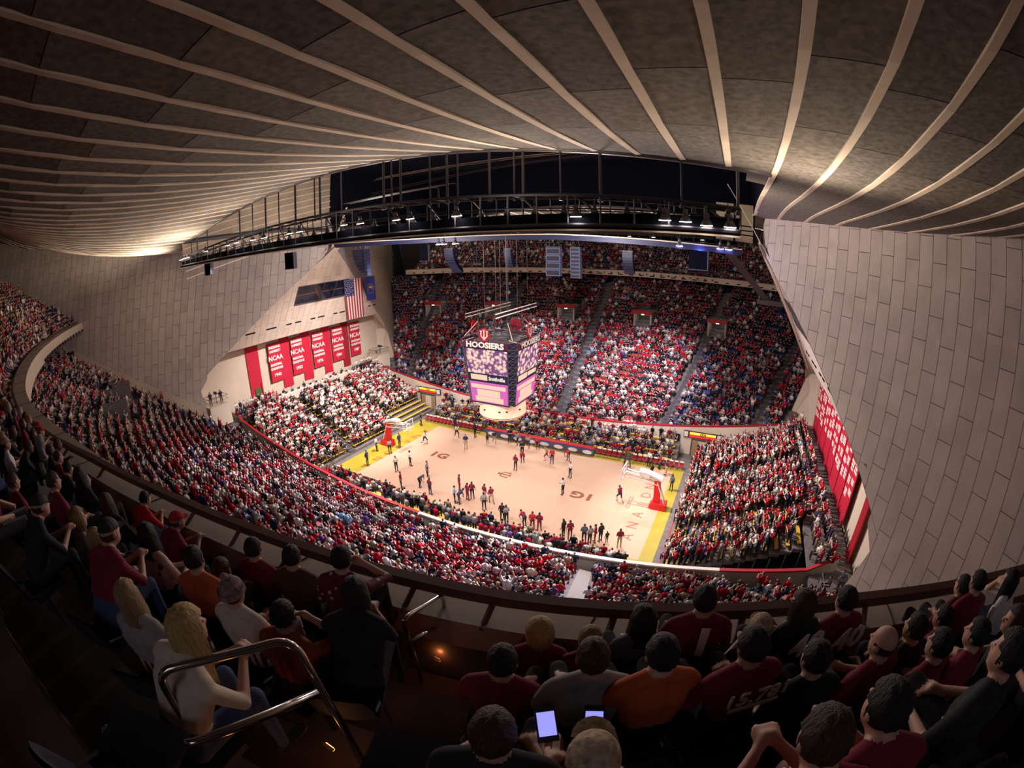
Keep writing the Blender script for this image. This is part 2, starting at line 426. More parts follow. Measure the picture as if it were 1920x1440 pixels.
# ---- end recesses
recess = {}
FACEM = [mat('overhang_panel', c_, .85, noise=(.6, .08), bump=(9, .3)) for c_ in ((.60, .50, .42), (.575, .48, .405), (.62, .515, .43))]
for s, side in ((-1, 'left'), (1, 'right')):
    rc = empty('wall_end_'+side, kind='structure', label='end wall recess with an overhanging panelled triangle')
    recess[s] = rc
    mb = MB(); OFF = .25
    zs = [14+.95*i for i in range(13)]
    for z0, z1 in zip(zs, zs[1:]):
        a, b = abs(edge_y(min(z0, 25.1)))+.3, abs(edge_y(min(z1, 25.1)))+.3
        mb.poly([(s*(face_x(z0)+OFF+.03), -a, z0), (s*(face_x(z0)+OFF+.03), a, z0), (s*(face_x(z1)+OFF+.03), b, z1), (s*(face_x(z1)+OFF+.03), -b, z1)])
    mb.build('recess_backing', M['joint'], rc)
    fs_ = Vector((-.604, 0, 1)); up1 = fs_*(PH/1.17)
    stuffp = MB(); k = 0
    openings = [(-4.05, 4.9, 18.1, 20.55)] if s == -1 else [(-4.05, 4.9, 18.1, 20.55)]
    for ci in range(-18, 18):
        for ri in range(-1, 6):
            z0 = 14+ri*PH/1.17+(PH/2.34 if ci % 2 else 0); y0 = ci*PW
            P = [(face_x(z0+.02)+OFF, y0+.015, z0+.015), (face_x(z0+.02)+OFF, y0+PW-.015, z0+.015), (face_x(z0+PH/1.17-.02)+OFF, y0+PW-.015, z0+PH/1.17-.015), (face_x(z0+PH/1.17-.02)+OFF, y0+.015, z0+PH/1.17-.015)]
            P = clip(P, lambda p: p[2]-14.03)
            if len(P) < 3: continue
            P = clip(P, lambda p: -abs(p[1])+abs(edge_y(min(p[2], 25.1)))+.25)
            if len(P) < 3: continue
            pieces = [P]
            for (ya, yb, za, zb) in openings:
                nw = []
                for q in pieces:
                    if max(v[1] for v in q) <= ya or min(v[1] for v in q) >= yb or max(v[2] for v in q) <= za or min(v[2] for v in q) >= zb: nw.append(q); continue
                    for f in (lambda p: za-p[2], lambda p: p[2]-zb):
                        r_ = clip(q, f)
                        if len(r_) > 2: nw.append(r_)
                    mid = clip(clip(q, lambda p: p[2]-za), lambda p: zb-p[2])
                    for f in (lambda p: ya-p[1], lambda p: p[1]-yb):
                        r_ = clip(mid, f) if len(mid) > 2 else []
                        if len(r_) > 2: nw.append(r_)
                pieces = nw
            for q in pieces:
                vs = [(s*p[0], p[1], p[2]) for p in q]; n = len(vs)
                vi = [(v[0]+s*.035, v[1], v[2]+.02) for v in vs]
                ff = [tuple(range(n))]+[(i, (i+1) % n, n+(i+1) % n, n+i) for i in range(n)]
                if s == -1 and k < 280: meshobj('wall_panel', vs+vi, ff, FACEM[random.randrange(3)], rc)
                else: stuffp.add(vs+vi, ff)
                k += 1
    if stuffp.v:
        o = stuffp.build('wall_panel_field', M['concrete2'], rc); o['kind'] = 'stuff'
    # soffit, back wall, reveals
    mb = MB()
    bx = s*33.2
    mb.poly([(s*(face_x(14)+OFF-.05), -14.6, 14), (s*(face_x(14)+OFF-.05), 14.6, 14), (bx, 14.8, 13.9), (bx, -14.8, 13.9)])
    mb.poly([(bx, -17.3, 1), (bx, 17.3, 1), (bx, 17, 11), (bx, 14.7, 14), (bx, -14.7, 14), (bx, -17, 11)])
    for sy in (-1, 1):
        mb.poly([(s*wall_x(17.4, 11), sy*17.4, 11), (s*(face_x(14)+OFF), sy*abs(edge_y(14)), 14), (bx, sy*14.7, 14), (bx, sy*16.9, 11), (bx, sy*17.2, 4), (s*wall_x(17.4, 4), sy*17.38, 4)])
    mb.build('recess_wall', M['smooth'], rc)
    mb = MB()
    for a, b in ((-11.0, -9.4), (-7.8, -6.1), (-4.6, -3.6), (-3.1, -2), (-.45, .5), (.9, 2.2), (3.8, 4.6), (5.0, 6.1), (10.9, 11.7), (11.9, 12.6)):
        mb.box((s*(face_x(15.72)+OFF-.03), (a+b)/2, 15.72), (.06, (b-a)*.92, .16))
    o = mb.build('vent_slot', M['black'], rc)
    # window in the overhang
    wn = empty('window_1' if s == -1 else 'window_2', kind='structure', label='long dark tilted window in the panelled overhang')
    for i in range(4):
        for j in range(2):
            ya = -4+2.2*i; za = 18.15+1.18*j
            P = [(s*(face_x(za)+OFF+.02), ya+.03, za+.02), (s*(face_x(za)+OFF+.02), ya+2.17, za+.02), (s*(face_x(za+1.18)+OFF+.02), ya+2.17, za+1.15), (s*(face_x(za+1.18)+OFF+.02), ya+.03, za+1.15)]
            meshobj('window_pane', P, [(0, 1, 2, 3)], M['glass'], wn)
    mb = MB()
    for i in range(5):
        ya = -4+2.2*i; mb.bar((s*(face_x(18.1)+OFF), ya, 18.1), (s*(face_x(20.5)+OFF), ya, 20.5), .05, 4)
    for za in (18.1, 19.32, 20.5): mb.bar((s*(face_x(za)+OFF), -4, za), (s*(face_x(za)+OFF), 4.8, za), .05, 4)
    mb.build('window_frame', M['steel2'], wn)
wn = empty('window_3', kind='structure', label='small dark slit window near the top of the overhang')
P = [(-(face_x(z)+.40), y, z) for y, z in ((.25, 22.4), (1.25, 22.3), (1.05, 24.7), (.2, 24.8))]
meshobj('window_pane', P, [(0, 1, 2, 3)], M['glass'], wn)

FG=[(18.68, -38.57, 22.37, 'grey', 'long', 'blond', 'stripe', 'sit', -25, 'woman with long light brown hair in profile beside the curly blond spectator'),
(19.74, -38.43, 22.74, 'cream', 'long', 'gold', 'denim', 'lean', 5, 'woman with thick wavy blond hair and cream tank top behind the big handrail'),
(18.84, -37.83, 22.06, 'cream', 'beanie', 'knit', 'stripe', 'sit', -10, 'spectator in a patterned knit beanie and pale sleeveless jersey'),
(19.35, -37.72, 22.07, 'rust', 'short', 'dark', 'dark', 'armup', -5, 'man with cropped hair and rust shirt resting an arm on his raised knee'),
(18.26, -37.86, 22.09, 'orange', 'short', 'black', 'dark', 'sit', -20, 'dark haired man in an orange shirt left of the knit beanie'),
(17.62, -38.06, 22.13, 'floral', 'long', 'black', 'dark', 'sit', -10, 'woman with long dark hair in a pale pink top with dark flowers'),
(17.95, -38.43, 22.49, 'wine', 'cap', 'black', 'denim', 'lean', -15, 'spectator in a dark cap bending forward behind the floral top'),
(15.87, -37.62, 21.68, 'red', 'short', 'black', 'denim', 'lean', -10, 'child with dark hair in a red shirt looking down at the parapet'),
(16.06, -38.17, 21.92, 'black', 'long', 'brown', 'dark', 'sit', -30, 'woman with long brown hair and a lit face looking over her shoulder'),
(15.33, -38.34, 22.1, 'black', 'long', 'black', 'dark', 'sit', -20, 'dark haired woman with head turned beside the spectator in white straps'),
(13.41, -38.4, 21.64, 'black', 'short', 'black', 'dark', 'lean', -15, 'spectator in black hunched next to the long brown hair'),
(13.39, -38.91, 21.78, 'white', 'long', 'black', 'denim', 'sit', -20, 'dark haired woman in a pale top near the left end of the row'),
(16.9, -38.97, 22.54, 'black', 'cap', 'black', 'dark', 'lean', -5, 'spectator in black bent low behind the pale top'),
(15.76, -38.74, 22.32, 'wine', 'short', 'brown', 'dark', 'sit', -5, 'brown haired spectator in a wine shirt behind the pale top'),
(17.99, -37.17, 21.69, 'wine', 'short', 'black', 'dark', 'sit', -10, 'man with short black hair in a dark wine shirt by the rail'),
(18.45, -37.02, 21.72, 'brown', 'short', 'black', 'dark', 'sit', -15, 'young man in a dark brown shirt right of the wine shirt at the rail'),
(19.04, -36.89, 21.89, 'stars', 'short', 'black', 'dark', 'armup', -10, 'man in a dark red shirt with pale stars in front of the rail'),
(19.6, -37.26, 22.08, 'black', 'long', 'black', 'dark', 'lean', -20, 'woman with long black hair crouching beside the starry shirt'),
(18.07, -37.6, 21.73, 'teal', 'short', 'brown', 'dark', 'lean', -5, 'dark green shirted spectator half hidden by the knit beanie'),
(14.54, -39.54, 21.55, 'black', 'long', 'black', 'dark', 'sit', -10, 'spectator in black with long hair at the dark left edge'),
(12.03, -40.17, 19.53, 'black', 'long', 'black', 'dark', 'sit', 0, 'large dark haired figure in black nearest the left edge'),
(14.89, -39.35, 22.25, 'wine', 'short', 'brown', 'dark', 'sit', -10, 'brown haired spectator lit from the front at the far left edge'),
(20.66, -36.58, 21.63, 'wine', 'bob', 'gold', 'dark', 'sit', 10, 'woman with short fluffy blond hair in a wine sleeveless top'),
(21.01, -36.46, 21.59, 'wine', 'bob', 'blond', 'dark', 'lean', 5, 'child with straight blond hair between the fluffy blond and grey tee'),
(21.35, -36.38, 21.84, 'slate', 'long', 'black', 'dark', 'sit', 15, 'woman with dark shoulder length hair in a slate top left of jersey number 1'),
(21.73, -36.24, 22.02, 'wine', 'short', 'black', 'dark', 'sit', 5, 'man in a dark red basketball jersey with number 1 on the back'),
(22.21, -36.18, 21.79, 'dark', 'cap', 'tan', 'dark', 'lean', 0, 'spectator in a tan cap behind the rail between two dark shirts'),
(22.48, -36.07, 21.97, 'black', 'bob', 'brown', 'dark', 'sit', 20, 'curly haired spectator in a black jacket left of jersey number 40'),
(22.87, -35.92, 21.94, 'wine', 'short', 'black', 'grey', 'sit', 15, 'tall spectator in a dark red jersey with number 40 over a grey hoodie'),
(20.74, -37.27, 22.1, 'wine', 'short', 'black', 'dark', 'sit', 5, 'man with dark hair and a wine hooded shirt nearest the aisle steps'),
(21.23, -37.21, 22.33, 'grey', 'short', 'brown', 'dark', 'sit', 15, 'brown haired man in a plain grey tee shirt'),
(21.56, -37.13, 22.4, 'orange', 'short', 'black', 'dark', 'sit', 20, 'dark haired man in an orange tee shirt looking left'),
(22.01, -36.98, 22.43, 'wine', 'short', 'black', 'dark', 'sit', 20, 'man in a wine tee shirt printed 15,781 on the back'),
(22.43, -36.88, 22.29, 'black', 'short', 'black', 'dark', 'armup', 15, 'dark haired man in black with a hand raised to his mouth'),
(22.9, -36.72, 22.3, 'wine', 'bald', 'brown', 'dark', 'sit', 25, 'balding man in a wine shirt looking left with a lit forehead'),
(23.38, -36.3, 22.05, 'black', 'short', 'black', 'dark', 'sit', 20, 'dark haired spectator in black just right of the balding man'),
(24.05, -35.73, 21.67, 'wine', 'short', 'black', 'dark', 'sit', 25, 'spectator in wine with a lit cheek by the right end of the rail'),
(23.36, -36.7, 22.28, 'wine', 'short', 'black', 'dark', 'sit', 20, 'dark haired man in a wine tee shirt right of the balding man'),
(23.71, -36.62, 22.3, 'wine', 'short', 'black', 'dark', 'sit', 25, 'man with lit profile in a wine shirt behind the capped pair'),
(24.45, -35.28, 21.68, 'wine', 'short', 'black', 'dark', 'sit', 10, 'spectator leaning over the rail at right in a wine shirt'),
(24.51, -35.41, 21.83, 'wine', 'short', 'black', 'dark', 'sit', 5, 'dark haired spectator at the rail right of the leaning one'),
(24.98, -35.39, 21.84, 'white', 'long', 'black', 'denim', 'armup', 25, 'woman with long dark hair and a pale top holding her hands to her face'),
(24.15, -36.51, 22.31, 'black', 'long', 'brown', 'dark', 'sit', 35, 'woman in black with a lit face at the right edge of the picture'),
(23.16, -37.45, 22.95, 'black', 'short', 'black', 'dark', 'sit', 20, 'spectator in black at the dark right edge'),
(23.07, -37.58, 22.59, 'black', 'bob', 'black', 'dark', 'lean', 15, 'large dark haired head in black at lower right'),
(22.42, -37.73, 22.97, 'wine', 'short', 'black', 'stripe', 'lean', 10, 'spectator in wine hunched behind the balding man'),
(22.15, -37.9, 23.02, 'wine', 'short', 'brown', 'stripe', 'lean', 10, 'spectator in wine with clasped hands low behind the black shirt'),
(21.11, -37.99, 22.68, 'black', 'short', 'brown', 'dark', 'sit', 10, 'man with cropped hair in black holding a lit phone nearest the camera'),
(21.48, -38.0, 22.78, 'black', 'cap', 'tan', 'stripe', 'sit', 10, 'spectator in a tan cap reading a phone over striped trousers')]
CT=[(-12.56, 2.23, 'white', 'run', 'player running in white near the left lane marks'),
(-10.05, 5.76, 'white', 'run', 'player in white jogging by the far sideline'),
(-7.27, 3.6, 'navy', 'stand', 'player in navy shorts standing below the far sideline'),
(-10.46, -3.27, 'white', 'stand', 'player in white top and grey shorts left of the left logo'),
(-11.02, -5.09, 'white', 'stand', 'player in white top farthest left on the blank floor'),
(-7.16, -4.34, 'grey', 'stand', 'player in grey carrying a ball above the near left corner'),
(-14.91, 0.05, 'navy', 'stand', 'man in a navy suit under the left basket'),
(-14.75, -1.97, 'grey', 'stand', 'photographer in grey bending beside the red hoop base'),
(-16.77, -2.24, 'white', 'stand', 'staff member in white shirt and dark trousers left of the red hoop base'),
(-15.0, -5.74, 'navy', 'stand', 'person in navy bent over near the left baseline letters'),
(-16.95, 7.06, 'black', 'stand', 'man in black at the far left corner of the floor'),
(-11.93, 8.15, 'black', 'stand', 'man in black by the row of red chairs'),
(-8.14, 7.11, 'black', 'stand', 'man in a black suit left of the scorer table'),
(-5.72, 6.12, 'black', 'stand', 'small dark figure left of the scorer table'),
(-4.79, 6.23, 'navy', 'run', 'player in navy shorts before the scorer table left end'),
(-3.36, 7.63, 'black', 'stand', 'man in black in front of the scorer table'),
(-2.03, 7.22, 'grey', 'run', 'person in grey bending at the scorer table'),
(-0.5, 6.94, 'tan', 'run', 'person in tan bending at the scorer table'),
(-0.3, 4.93, 'black', 'stand', 'man in a dark suit on the floor above centre logo'),
(0.55, 3.36, 'red', 'lean', 'person in red crouching above the centre logo'),
(0.67, 1.4, 'wine', 'stand', 'man in wine shirt and black trousers just above the centre logo'),
(0.61, 7.46, 'red', 'lean', 'person in red crouching at the scorer table middle'),
(2.81, 5.02, 'tan', 'run', 'person in tan suit walking right of the centre'),
(3.68, 4.54, 'red', 'stand', 'person in a red top beside the tan suit'),
(5.1, 6.07, 'red', 'lean', 'person in red crouching below the table right end'),
(6.74, 2.35, 'white', 'stand', 'player in white nearly lost on the bright floor'),
(-8.11, -7.71, 'wine', 'stand', 'man in a wine shirt standing at the near sideline left end'),
(-6.49, -6.64, 'navy', 'lean', 'man in navy bending at the near sideline'),
(-4.58, -7.31, 'wine', 'stand', 'man in wine with tan trousers at the near sideline'),
(-2.36, -5.24, 'wine', 'stand', 'player in a wine warm up by the near sideline'),
(-1.09, -7.36, 'navy', 'lean', 'photographer in navy crouched by the near sideline'),
(-1.52, -7.37, 'sky', 'stand', 'person in a light blue shirt by the crouched photographer'),
(-0.68, -6.35, 'wine', 'stand', 'player in wine with a long shadow beside two others'),
(-0.37, -5.95, 'wine', 'stand', 'player in wine right of another player in wine'),
(0.92, -5.74, 'wine', 'stand', 'tall player in wine above the grey shirted man'),
(1.72, -7.18, 'grey', 'stand', 'man in grey shirt and black trousers near the sideline'),
(1.82, -5.94, 'wine', 'run', 'player in wine leaning right by the near sideline'),
(4.12, -7.99, 'black', 'stand', 'man in black at the near sideline'),
(4.64, -8.12, 'grey', 'stand', 'woman in grey right of the man in black'),
(6.42, -8.0, 'wine', 'lean', 'official in wine bending at the near sideline'),
(7.2, -8.09, 'red', 'stand', 'man in red with blue trousers at the near sideline'),
(7.82, -7.98, 'wine', 'stand', 'man in wine with a round cap at the near sideline'),
(10.12, -7.99, 'black', 'stand', 'man in black and wine with folded arms near the sideline'),
(10.72, -7.99, 'wine', 'stand', 'man in wine right of the folded arms'),
(12.01, -8.02, 'slate', 'stand', 'tall man in a slate suit at the near sideline'),
(12.55, -8.05, 'grey', 'stand', 'man in a pale grey top next to the slate suit'),
(12.9, -7.65, 'wine', 'stand', 'man in wine between the pale top and the black shirt'),
(13.28, -7.33, 'black', 'stand', 'man in black shirt right of the slate suit group'),
(13.84, -7.27, 'black', 'stand', 'child in black shirt near the right end of the sideline'),
(15.03, -7.54, 'wine', 'stand', 'man in wine bending at the near right corner'),
(7.34, -1.28, 'white', 'stand', 'player in white at the foot of the right logo'),
(13.04, -0.51, 'wine', 'run', 'player in wine lunging on the right half'),
(14.99, 5.26, 'black', 'stand', 'man in black below the stepladder'),
(15.35, 8.33, 'black', 'stand', 'police officer in black by the far right chairs'),
(15.46, 8.09, 'red', 'stand', 'man in red top and tan trousers by the far right chairs'),
(14.1, 8.26, 'white', 'stand', 'person in white by the right row of chairs'),
(11.32, 8.15, 'red', 'stand', 'person in red top beside the stepladder'),
(16.38, 6.82, 'navy', 'stand', 'person in navy near the right baseline'),
(17.52, 3.77, 'slate', 'stand', 'tall man in slate on the yellow right apron')]

# ================================================================== SEATING STRUCTURE
def x_lim(y0, z):
    # wall: x = 16.6+.27z+.70*(y0-KR x^2)  -> positive root
    a = .70*KR; b = 1; c = -(16.6+.27*z+.70*y0)
    return (-b+math.sqrt(b*b-4*a*c))/(2*a)
ROW = .85
def main_rows():
    out = []
    for i in range(35):
        y0 = 13.45+ROW*i; z = main_floor(y0); xl = min(x_lim(y0+ROW, z)+.4, math.sqrt(max(.01, (y0+ROW-13.3)/KR)))
        out.append((y0, z, xl))
    return out
MR = main_rows()
def deck_mesh(rows, sy, name, m, seg=44, depth=ROW, rise=.545*ROW, kr=KR, label=None):
    vs = []; fs = []
    for y0, z, xl in rows:
        for lv in range(3):
            for k in range(seg+1):
                x = -xl+2*xl*k/seg
                yy = (y0 if lv < 2 else y0+depth)-kr*x*x
                yy = max(yy, 13.4) if kr == KR and name.startswith('seating') else yy
                vs.append((x, sy*yy, z-(rise if lv == 0 else 0)))
    n = seg+1
    for r in range(len(rows)):
        for lv in range(2):
            b = (r*3+lv)*n
            for k in range(seg): fs.append((b+k, b+k+1, b+n+k+1, b+n+k) if sy > 0 else (b+k+1, b+k, b+n+k, b+n+k+1))
    o = meshobj(name, vs, fs, m); prop(o, label, None, None, 'structure'); return o
for sy, nm in ((-1, 'near'), (1, 'far')):
    deck_mesh(MR, sy, 'seating_deck_'+nm, M['stand'], label='stepped concrete seating deck')
# aisle stairs in the main stands (lighter worn steps)
AX = [-23.5, -12, .7, 14, 24]
def aisle_x(a, y0): return a*(1+.016*(y0-14)) if abs(a) > 2 else a-.06*(y0-14)
for sy, nm in ((-1, 'near'), (1, 'far')):
    for a in AX:
        st = empty('aisle_stair', kind='structure', label='narrow stair aisle climbing through the %s stand' % nm)
        mb = MB()
        for y0, z, xl in MR:
            for h in (0, 1):
                y1 = y0+h*ROW/2; x = aisle_x(a, y1)
                yy = y1-KR*x*x
                if yy < 13.5 or abs(x) > xl: continue
                mb.box((x, sy*(yy+.21), z+.02+h*.12-.2), (1.0, .42, .5))
        if mb.v: mb.build('step', M['steel2'] if sy > 0 else M['stairnear'], st)
# barrier walls with red rail
def barrier_z(x): return 2.42+.0036*x*x
for sy, nm in ((-1, 'near'), (1, 'far')):
    bw = empty('barrier_wall_'+nm, kind='structure', label='pale curved barrier wall with crimson cap between floor and stand')
    mb = MB(); cap = MB(); XX = list(np.linspace(-29.3, 29.3, 61))
    pth = [(x, sy*13.33, barrier_z(x)) for x in XX]
    for sx in (-1, 1):
        ext = [(sx*(29.3+.35*t+.2*t*t*.3), sy*(13.33+(-.0+.30*t*t*.12)*(-1 if 0 else 1)*0 - .18*t*t*.25), barrier_z(29.3)+.22*t) for t in (1, 2, 3, 4)]
        pth = pth+ext if sx > 0 else ext[::-1]+pth
    for a, b in zip(pth, pth[1:]):
        cx = (a[0]+b[0])/2
        ca = Vector((a[0], a[1], 0)); cb = Vector((b[0], b[1], 0))
        th = Vector((0, sy*.16, 0))
        segs = [(0, 1)]
        mb.add([ca, cb, Vector(b), Vector(a), ca+th, cb+th, Vector(b)+th, Vector(a)+th], [(0, 1, 2, 3), (7, 6, 5, 4), (3, 2, 6, 7)])
        up = Vector((0, 0, .12)); w_ = Vector((0, sy*.30, 0)); in_ = Vector((0, -sy*.04, 0))
        A, B = Vector(a)+in_, Vector(b)+in_
        cap.add([A, B, B+up, A+up, A+w_, B+w_, B+up+w_, A+up+w_], [(0, 1, 2, 3), (7, 6, 5, 4), (3, 2, 6, 7), (0, 4, 5, 1)], 0 if (not -1 < cx < 23 or sy > 0) else 1)
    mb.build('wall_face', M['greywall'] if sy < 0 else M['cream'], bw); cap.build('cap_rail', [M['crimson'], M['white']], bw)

# ---- end stands
ES = .43
def end_floor(ax): return .35+ES*(ax-18.9)
for s, nm in ((-1, 'left'), (1, 'right')):
    mb = MB(); W_ = (-9.9, 12.6) if s > 0 else (-12.7, 12.6)
    for i in range(13):
        a = 18.9+.82*i; z = end_floor(a)
        mb.box((s*(a+.41), sum(W_)/2, z/2-.1+.0), (.82, W_[1]-W_[0], z+.2) if s < 0 else (.82, W_[1]-W_[0], .25), mi=0) if s < 0 else mb.box((s*(a+.41), sum(W_)/2, z-.05), (.82, W_[1]-W_[0], .34))
    mb.box((s*31.3, 0, 5.1), (3.4, 30, .3))
    o = mb.build('seating_deck_end_'+nm, M['stand']); prop(o, 'stepped floor of the %s end stand' % ('band' if s < 0 else 'student'), None, None, 'structure')
    for a in ((-4.4, 4.4) if s < 0 else (-5, 4)):
        mb = MB()
        for i in range(26):
            ax = 18.9+.41*i; mb.box((s*(ax+.2), a, end_floor(ax)+.06), (.41, .95, .2))
        o = mb.build('aisle_stair', M['cream'] if 0 else M['steel2']); prop(o, 'stair aisle through the end stand', None, None, 'structure')
    # yellow benches
    n_b = 0
    for i in range(13):
        ax = 18.9+.82*i; z = end_floor(ax)+.3
        for (ya, yb) in ((W_[0]+.3, -5.1), (-3.8 if s < 0 else -4.4, 3.5), (5.1, W_[1]-.3)):
            o = MB(); o.box((s*(ax+.45), (ya+yb)/2, z+.14), (.30, yb-ya, .06)); 
            for t in np.linspace(ya+.3, yb-.3, 4): o.box((s*(ax+.45), t, z), (.2, .06, .3))
            ob = o.build('bench', M['yseat']); prop(ob, 'yellow %s end bench, %s row up from the court, block %s' % ('band' if s < 0 else 'student', nth(i), ('beside the near barrier', 'between the aisles', 'beside the far barrier')[n_b % 3]), 'bench', 'yellow benches of the %s end' % ('band' if s < 0 else 'student')); n_b += 1
# black sheets that paint the shaded void beside the right stand
mb = MB()
mb.poly([(21.5, -10.1, 0), (29.6, -10.1, 0), (29.6, -10.1, 4.6), (21.5, -10.1, 1.2)])
mb.poly([(20.5, -13.25, .06), (30.5, -13.25, .06), (30.5, -9.95, .06), (20.5, -9.95, .06)])
mb.poly([(30.4, -13.3, 0), (30.4, -9.9, 0), (30.4, -9.9, 4.9), (30.4, -13.3, 4.9)])
o = mb.build('stand_void', M['black']); prop(o, 'black sheets painted as the shaded void beside the student end stand', 'void')
sf_ = empty('stand_support', (25, -10.15, 0), 0, 'folding steel support posts under the side of the student end stand', 'support')
for i in range(9):
    x = 20.5+1.1*i; mb = MB(); mb.bar((x-25, 0, .1), (x+.15-25, 0, end_floor(x)-.2), .05, 5); mb.build('post', M['steel2'], sf_)

# ---- court floor
fl = empty('floor', kind='structure', label='blond maple basketball court with a yellow apron')
meshobj('floor_base', [(-36, -20, -.02), (36, -20, -.02), (36, 20, -.02), (-36, 20, -.02)], [(0, 1, 2, 3)], M['stand'], fl)
meshobj('apron', [(-18.2, -9.1, 0), (18.2, -9.1, 0), (18.2, 9.1, 0), (-18.2, 9.1, 0)], [(0, 1, 2, 3)], M['yellow'], fl)
meshobj('playing_floor', [(-14.9, -8.2, .004), (17.0, -8.6, .004), (17.0, 8.0, .004), (-14.6, 8.0, .004)], [(0, 1, 2, 3)], M['court'], fl)
mb = MB()
def lin(a, b, wd=.05):
    a = Vector(a); b = Vector(b); d = (b-a).normalized(); n = Vector((-d.y, d.x, 0))*wd/2
    mb.poly([a-n, b-n, b+n, a+n])
for sx in (-1, 1):
    z = .008
    lin((sx*14.33, -7.62, z), (sx*14.33, 7.62, z)); lin((sx*14.33, -1.83, z), (sx*8.53, -1.83, z)); lin((sx*14.33, 1.83, z), (sx*8.53, 1.83, z)); lin((sx*8.53, -1.83, z), (sx*8.53, 1.83, z))
    for k in range(16):
        t0 = -PI/2+PI*k/16; t1 = -PI/2+PI*(k+1)/16
        lin((sx*(8.53-1.83*math.cos(t0)), 1.83*math.sin(t0), z), (sx*(8.53-1.83*math.cos(t1)), 1.83*math.sin(t1), z))
        lin((sx*(12.75-6.32*math.cos(t0)), 6.32*math.sin(t0), z), (sx*(12.75-6.32*math.cos(t1)), 6.32*math.sin(t1), z))
lin((-14.33, -7.62, .008), (14.33, -7.62, .008)); lin((-14.33, 7.62, .008), (14.33, 7.62, .008)); lin((0, -7.62, .008), (0, 7.62, .008))
for k in range(24):
    t0 = 2*PI*k/24; t1 = 2*PI*(k+1)/24
    lin((1.83*math.cos(t0), 1.83*math.sin(t0), .008), (1.83*math.cos(t1), 1.83*math.sin(t1), .008))
mb.build('court_line', M['line'], fl)
def text(name, body, loc, rot, size, m, parent=None, ext=.005, off=0., align='CENTER', sx=1., ay='CENTER'):
    t = bpy.data.curves.new(name, 'FONT'); t.body = body; t.size = size; t.extrude = ext; t.offset = off
    t.align_x = align; t.align_y = ay; t.resolution_u = 2; t.materials.append(m)
    o = bpy.data.objects.new(name, t); C.objects.link(o); o.location = loc; o.rotation_euler = rot; o.scale = (sx, 1, 1)
    bpy.context.view_layer.update()
    me = bpy.data.meshes.new_from_object(o.evaluated_get(bpy.context.evaluated_depsgraph_get())); mx = o.matrix_basis.copy(); bpy.data.objects.remove(o); bpy.data.curves.remove(t)
    o = bpy.data.objects.new(name, me); C.objects.link(o); o.location, o.rotation_euler, o.scale = loc, rot, (sx, 1, 1)
    if parent: o.parent = parent
    return o
for sx in (-1, 1):
    for i, ch in enumerate('INDIANA'):
        text('baseline_letter', ch, (sx*15.3, sx*1.91*(3-i)*1, .012), (0, 0, sx*-PI/2 if 0 else (PI/2 if sx > 0 else -PI/2)), 1.5, M['letter'], fl, .002, -.012)
# trident logo, centre court
def trident(mb, cx, cy, w_, h_, f, mi=0):
    # f maps (u,v) -> 3D ; u across, v up
    def R(u0, v0, u1, v1): mb.poly([f(cx+u0*w_, cy+v0*h_), f(cx+u1*w_, cy+v0*h_), f(cx+u1*w_, cy+v1*h_), f(cx+u0*w_, cy+v1*h_)], mi)
    R(-.07, -.5, .07, .5); R(-.17, -.5, .17, -.42); R(-.15, .42, .15, .5)
    for q in (-1, 1):
        R(q*.36-.07, -.12, q*.36+.07, .32); R(q*.36-.14, .30, q*.36+.14, .38)
        mb.poly([f(cx+q*.43*w_, cy-.12*h_), f(cx+q*.29*w_, cy-.12*h_), f(cx+q*.10*w_, cy-.24*h_), f(cx+q*.05*w_, cy-.24*h_), f(cx+q*.05*w_, cy-.34*h_), f(cx+q*.16*w_, cy-.34*h_)], mi)
mb = MB(); trident(mb, 0, 0, 1.35, 1.6, lambda u, v: (v*.95, -u, .012)); mb.build('centre_logo', M['mark'], fl)
text('conference_logo', '1G', (-9.2, .62, .012), (0, 0, 0), 1.7, M['mark'], fl, .002, .07, sx=1.2)
text('conference_logo', '1G', (9.2, -.62, .012), (0, 0, PI), 1.7, M['mark'], fl, .002, .07, sx=1.2)
mb = MB(); mb.box((19.2, -5.5, .03), (.9, 8.5, .05)); mb.build('ramp_strip', M['crimson'], fl)

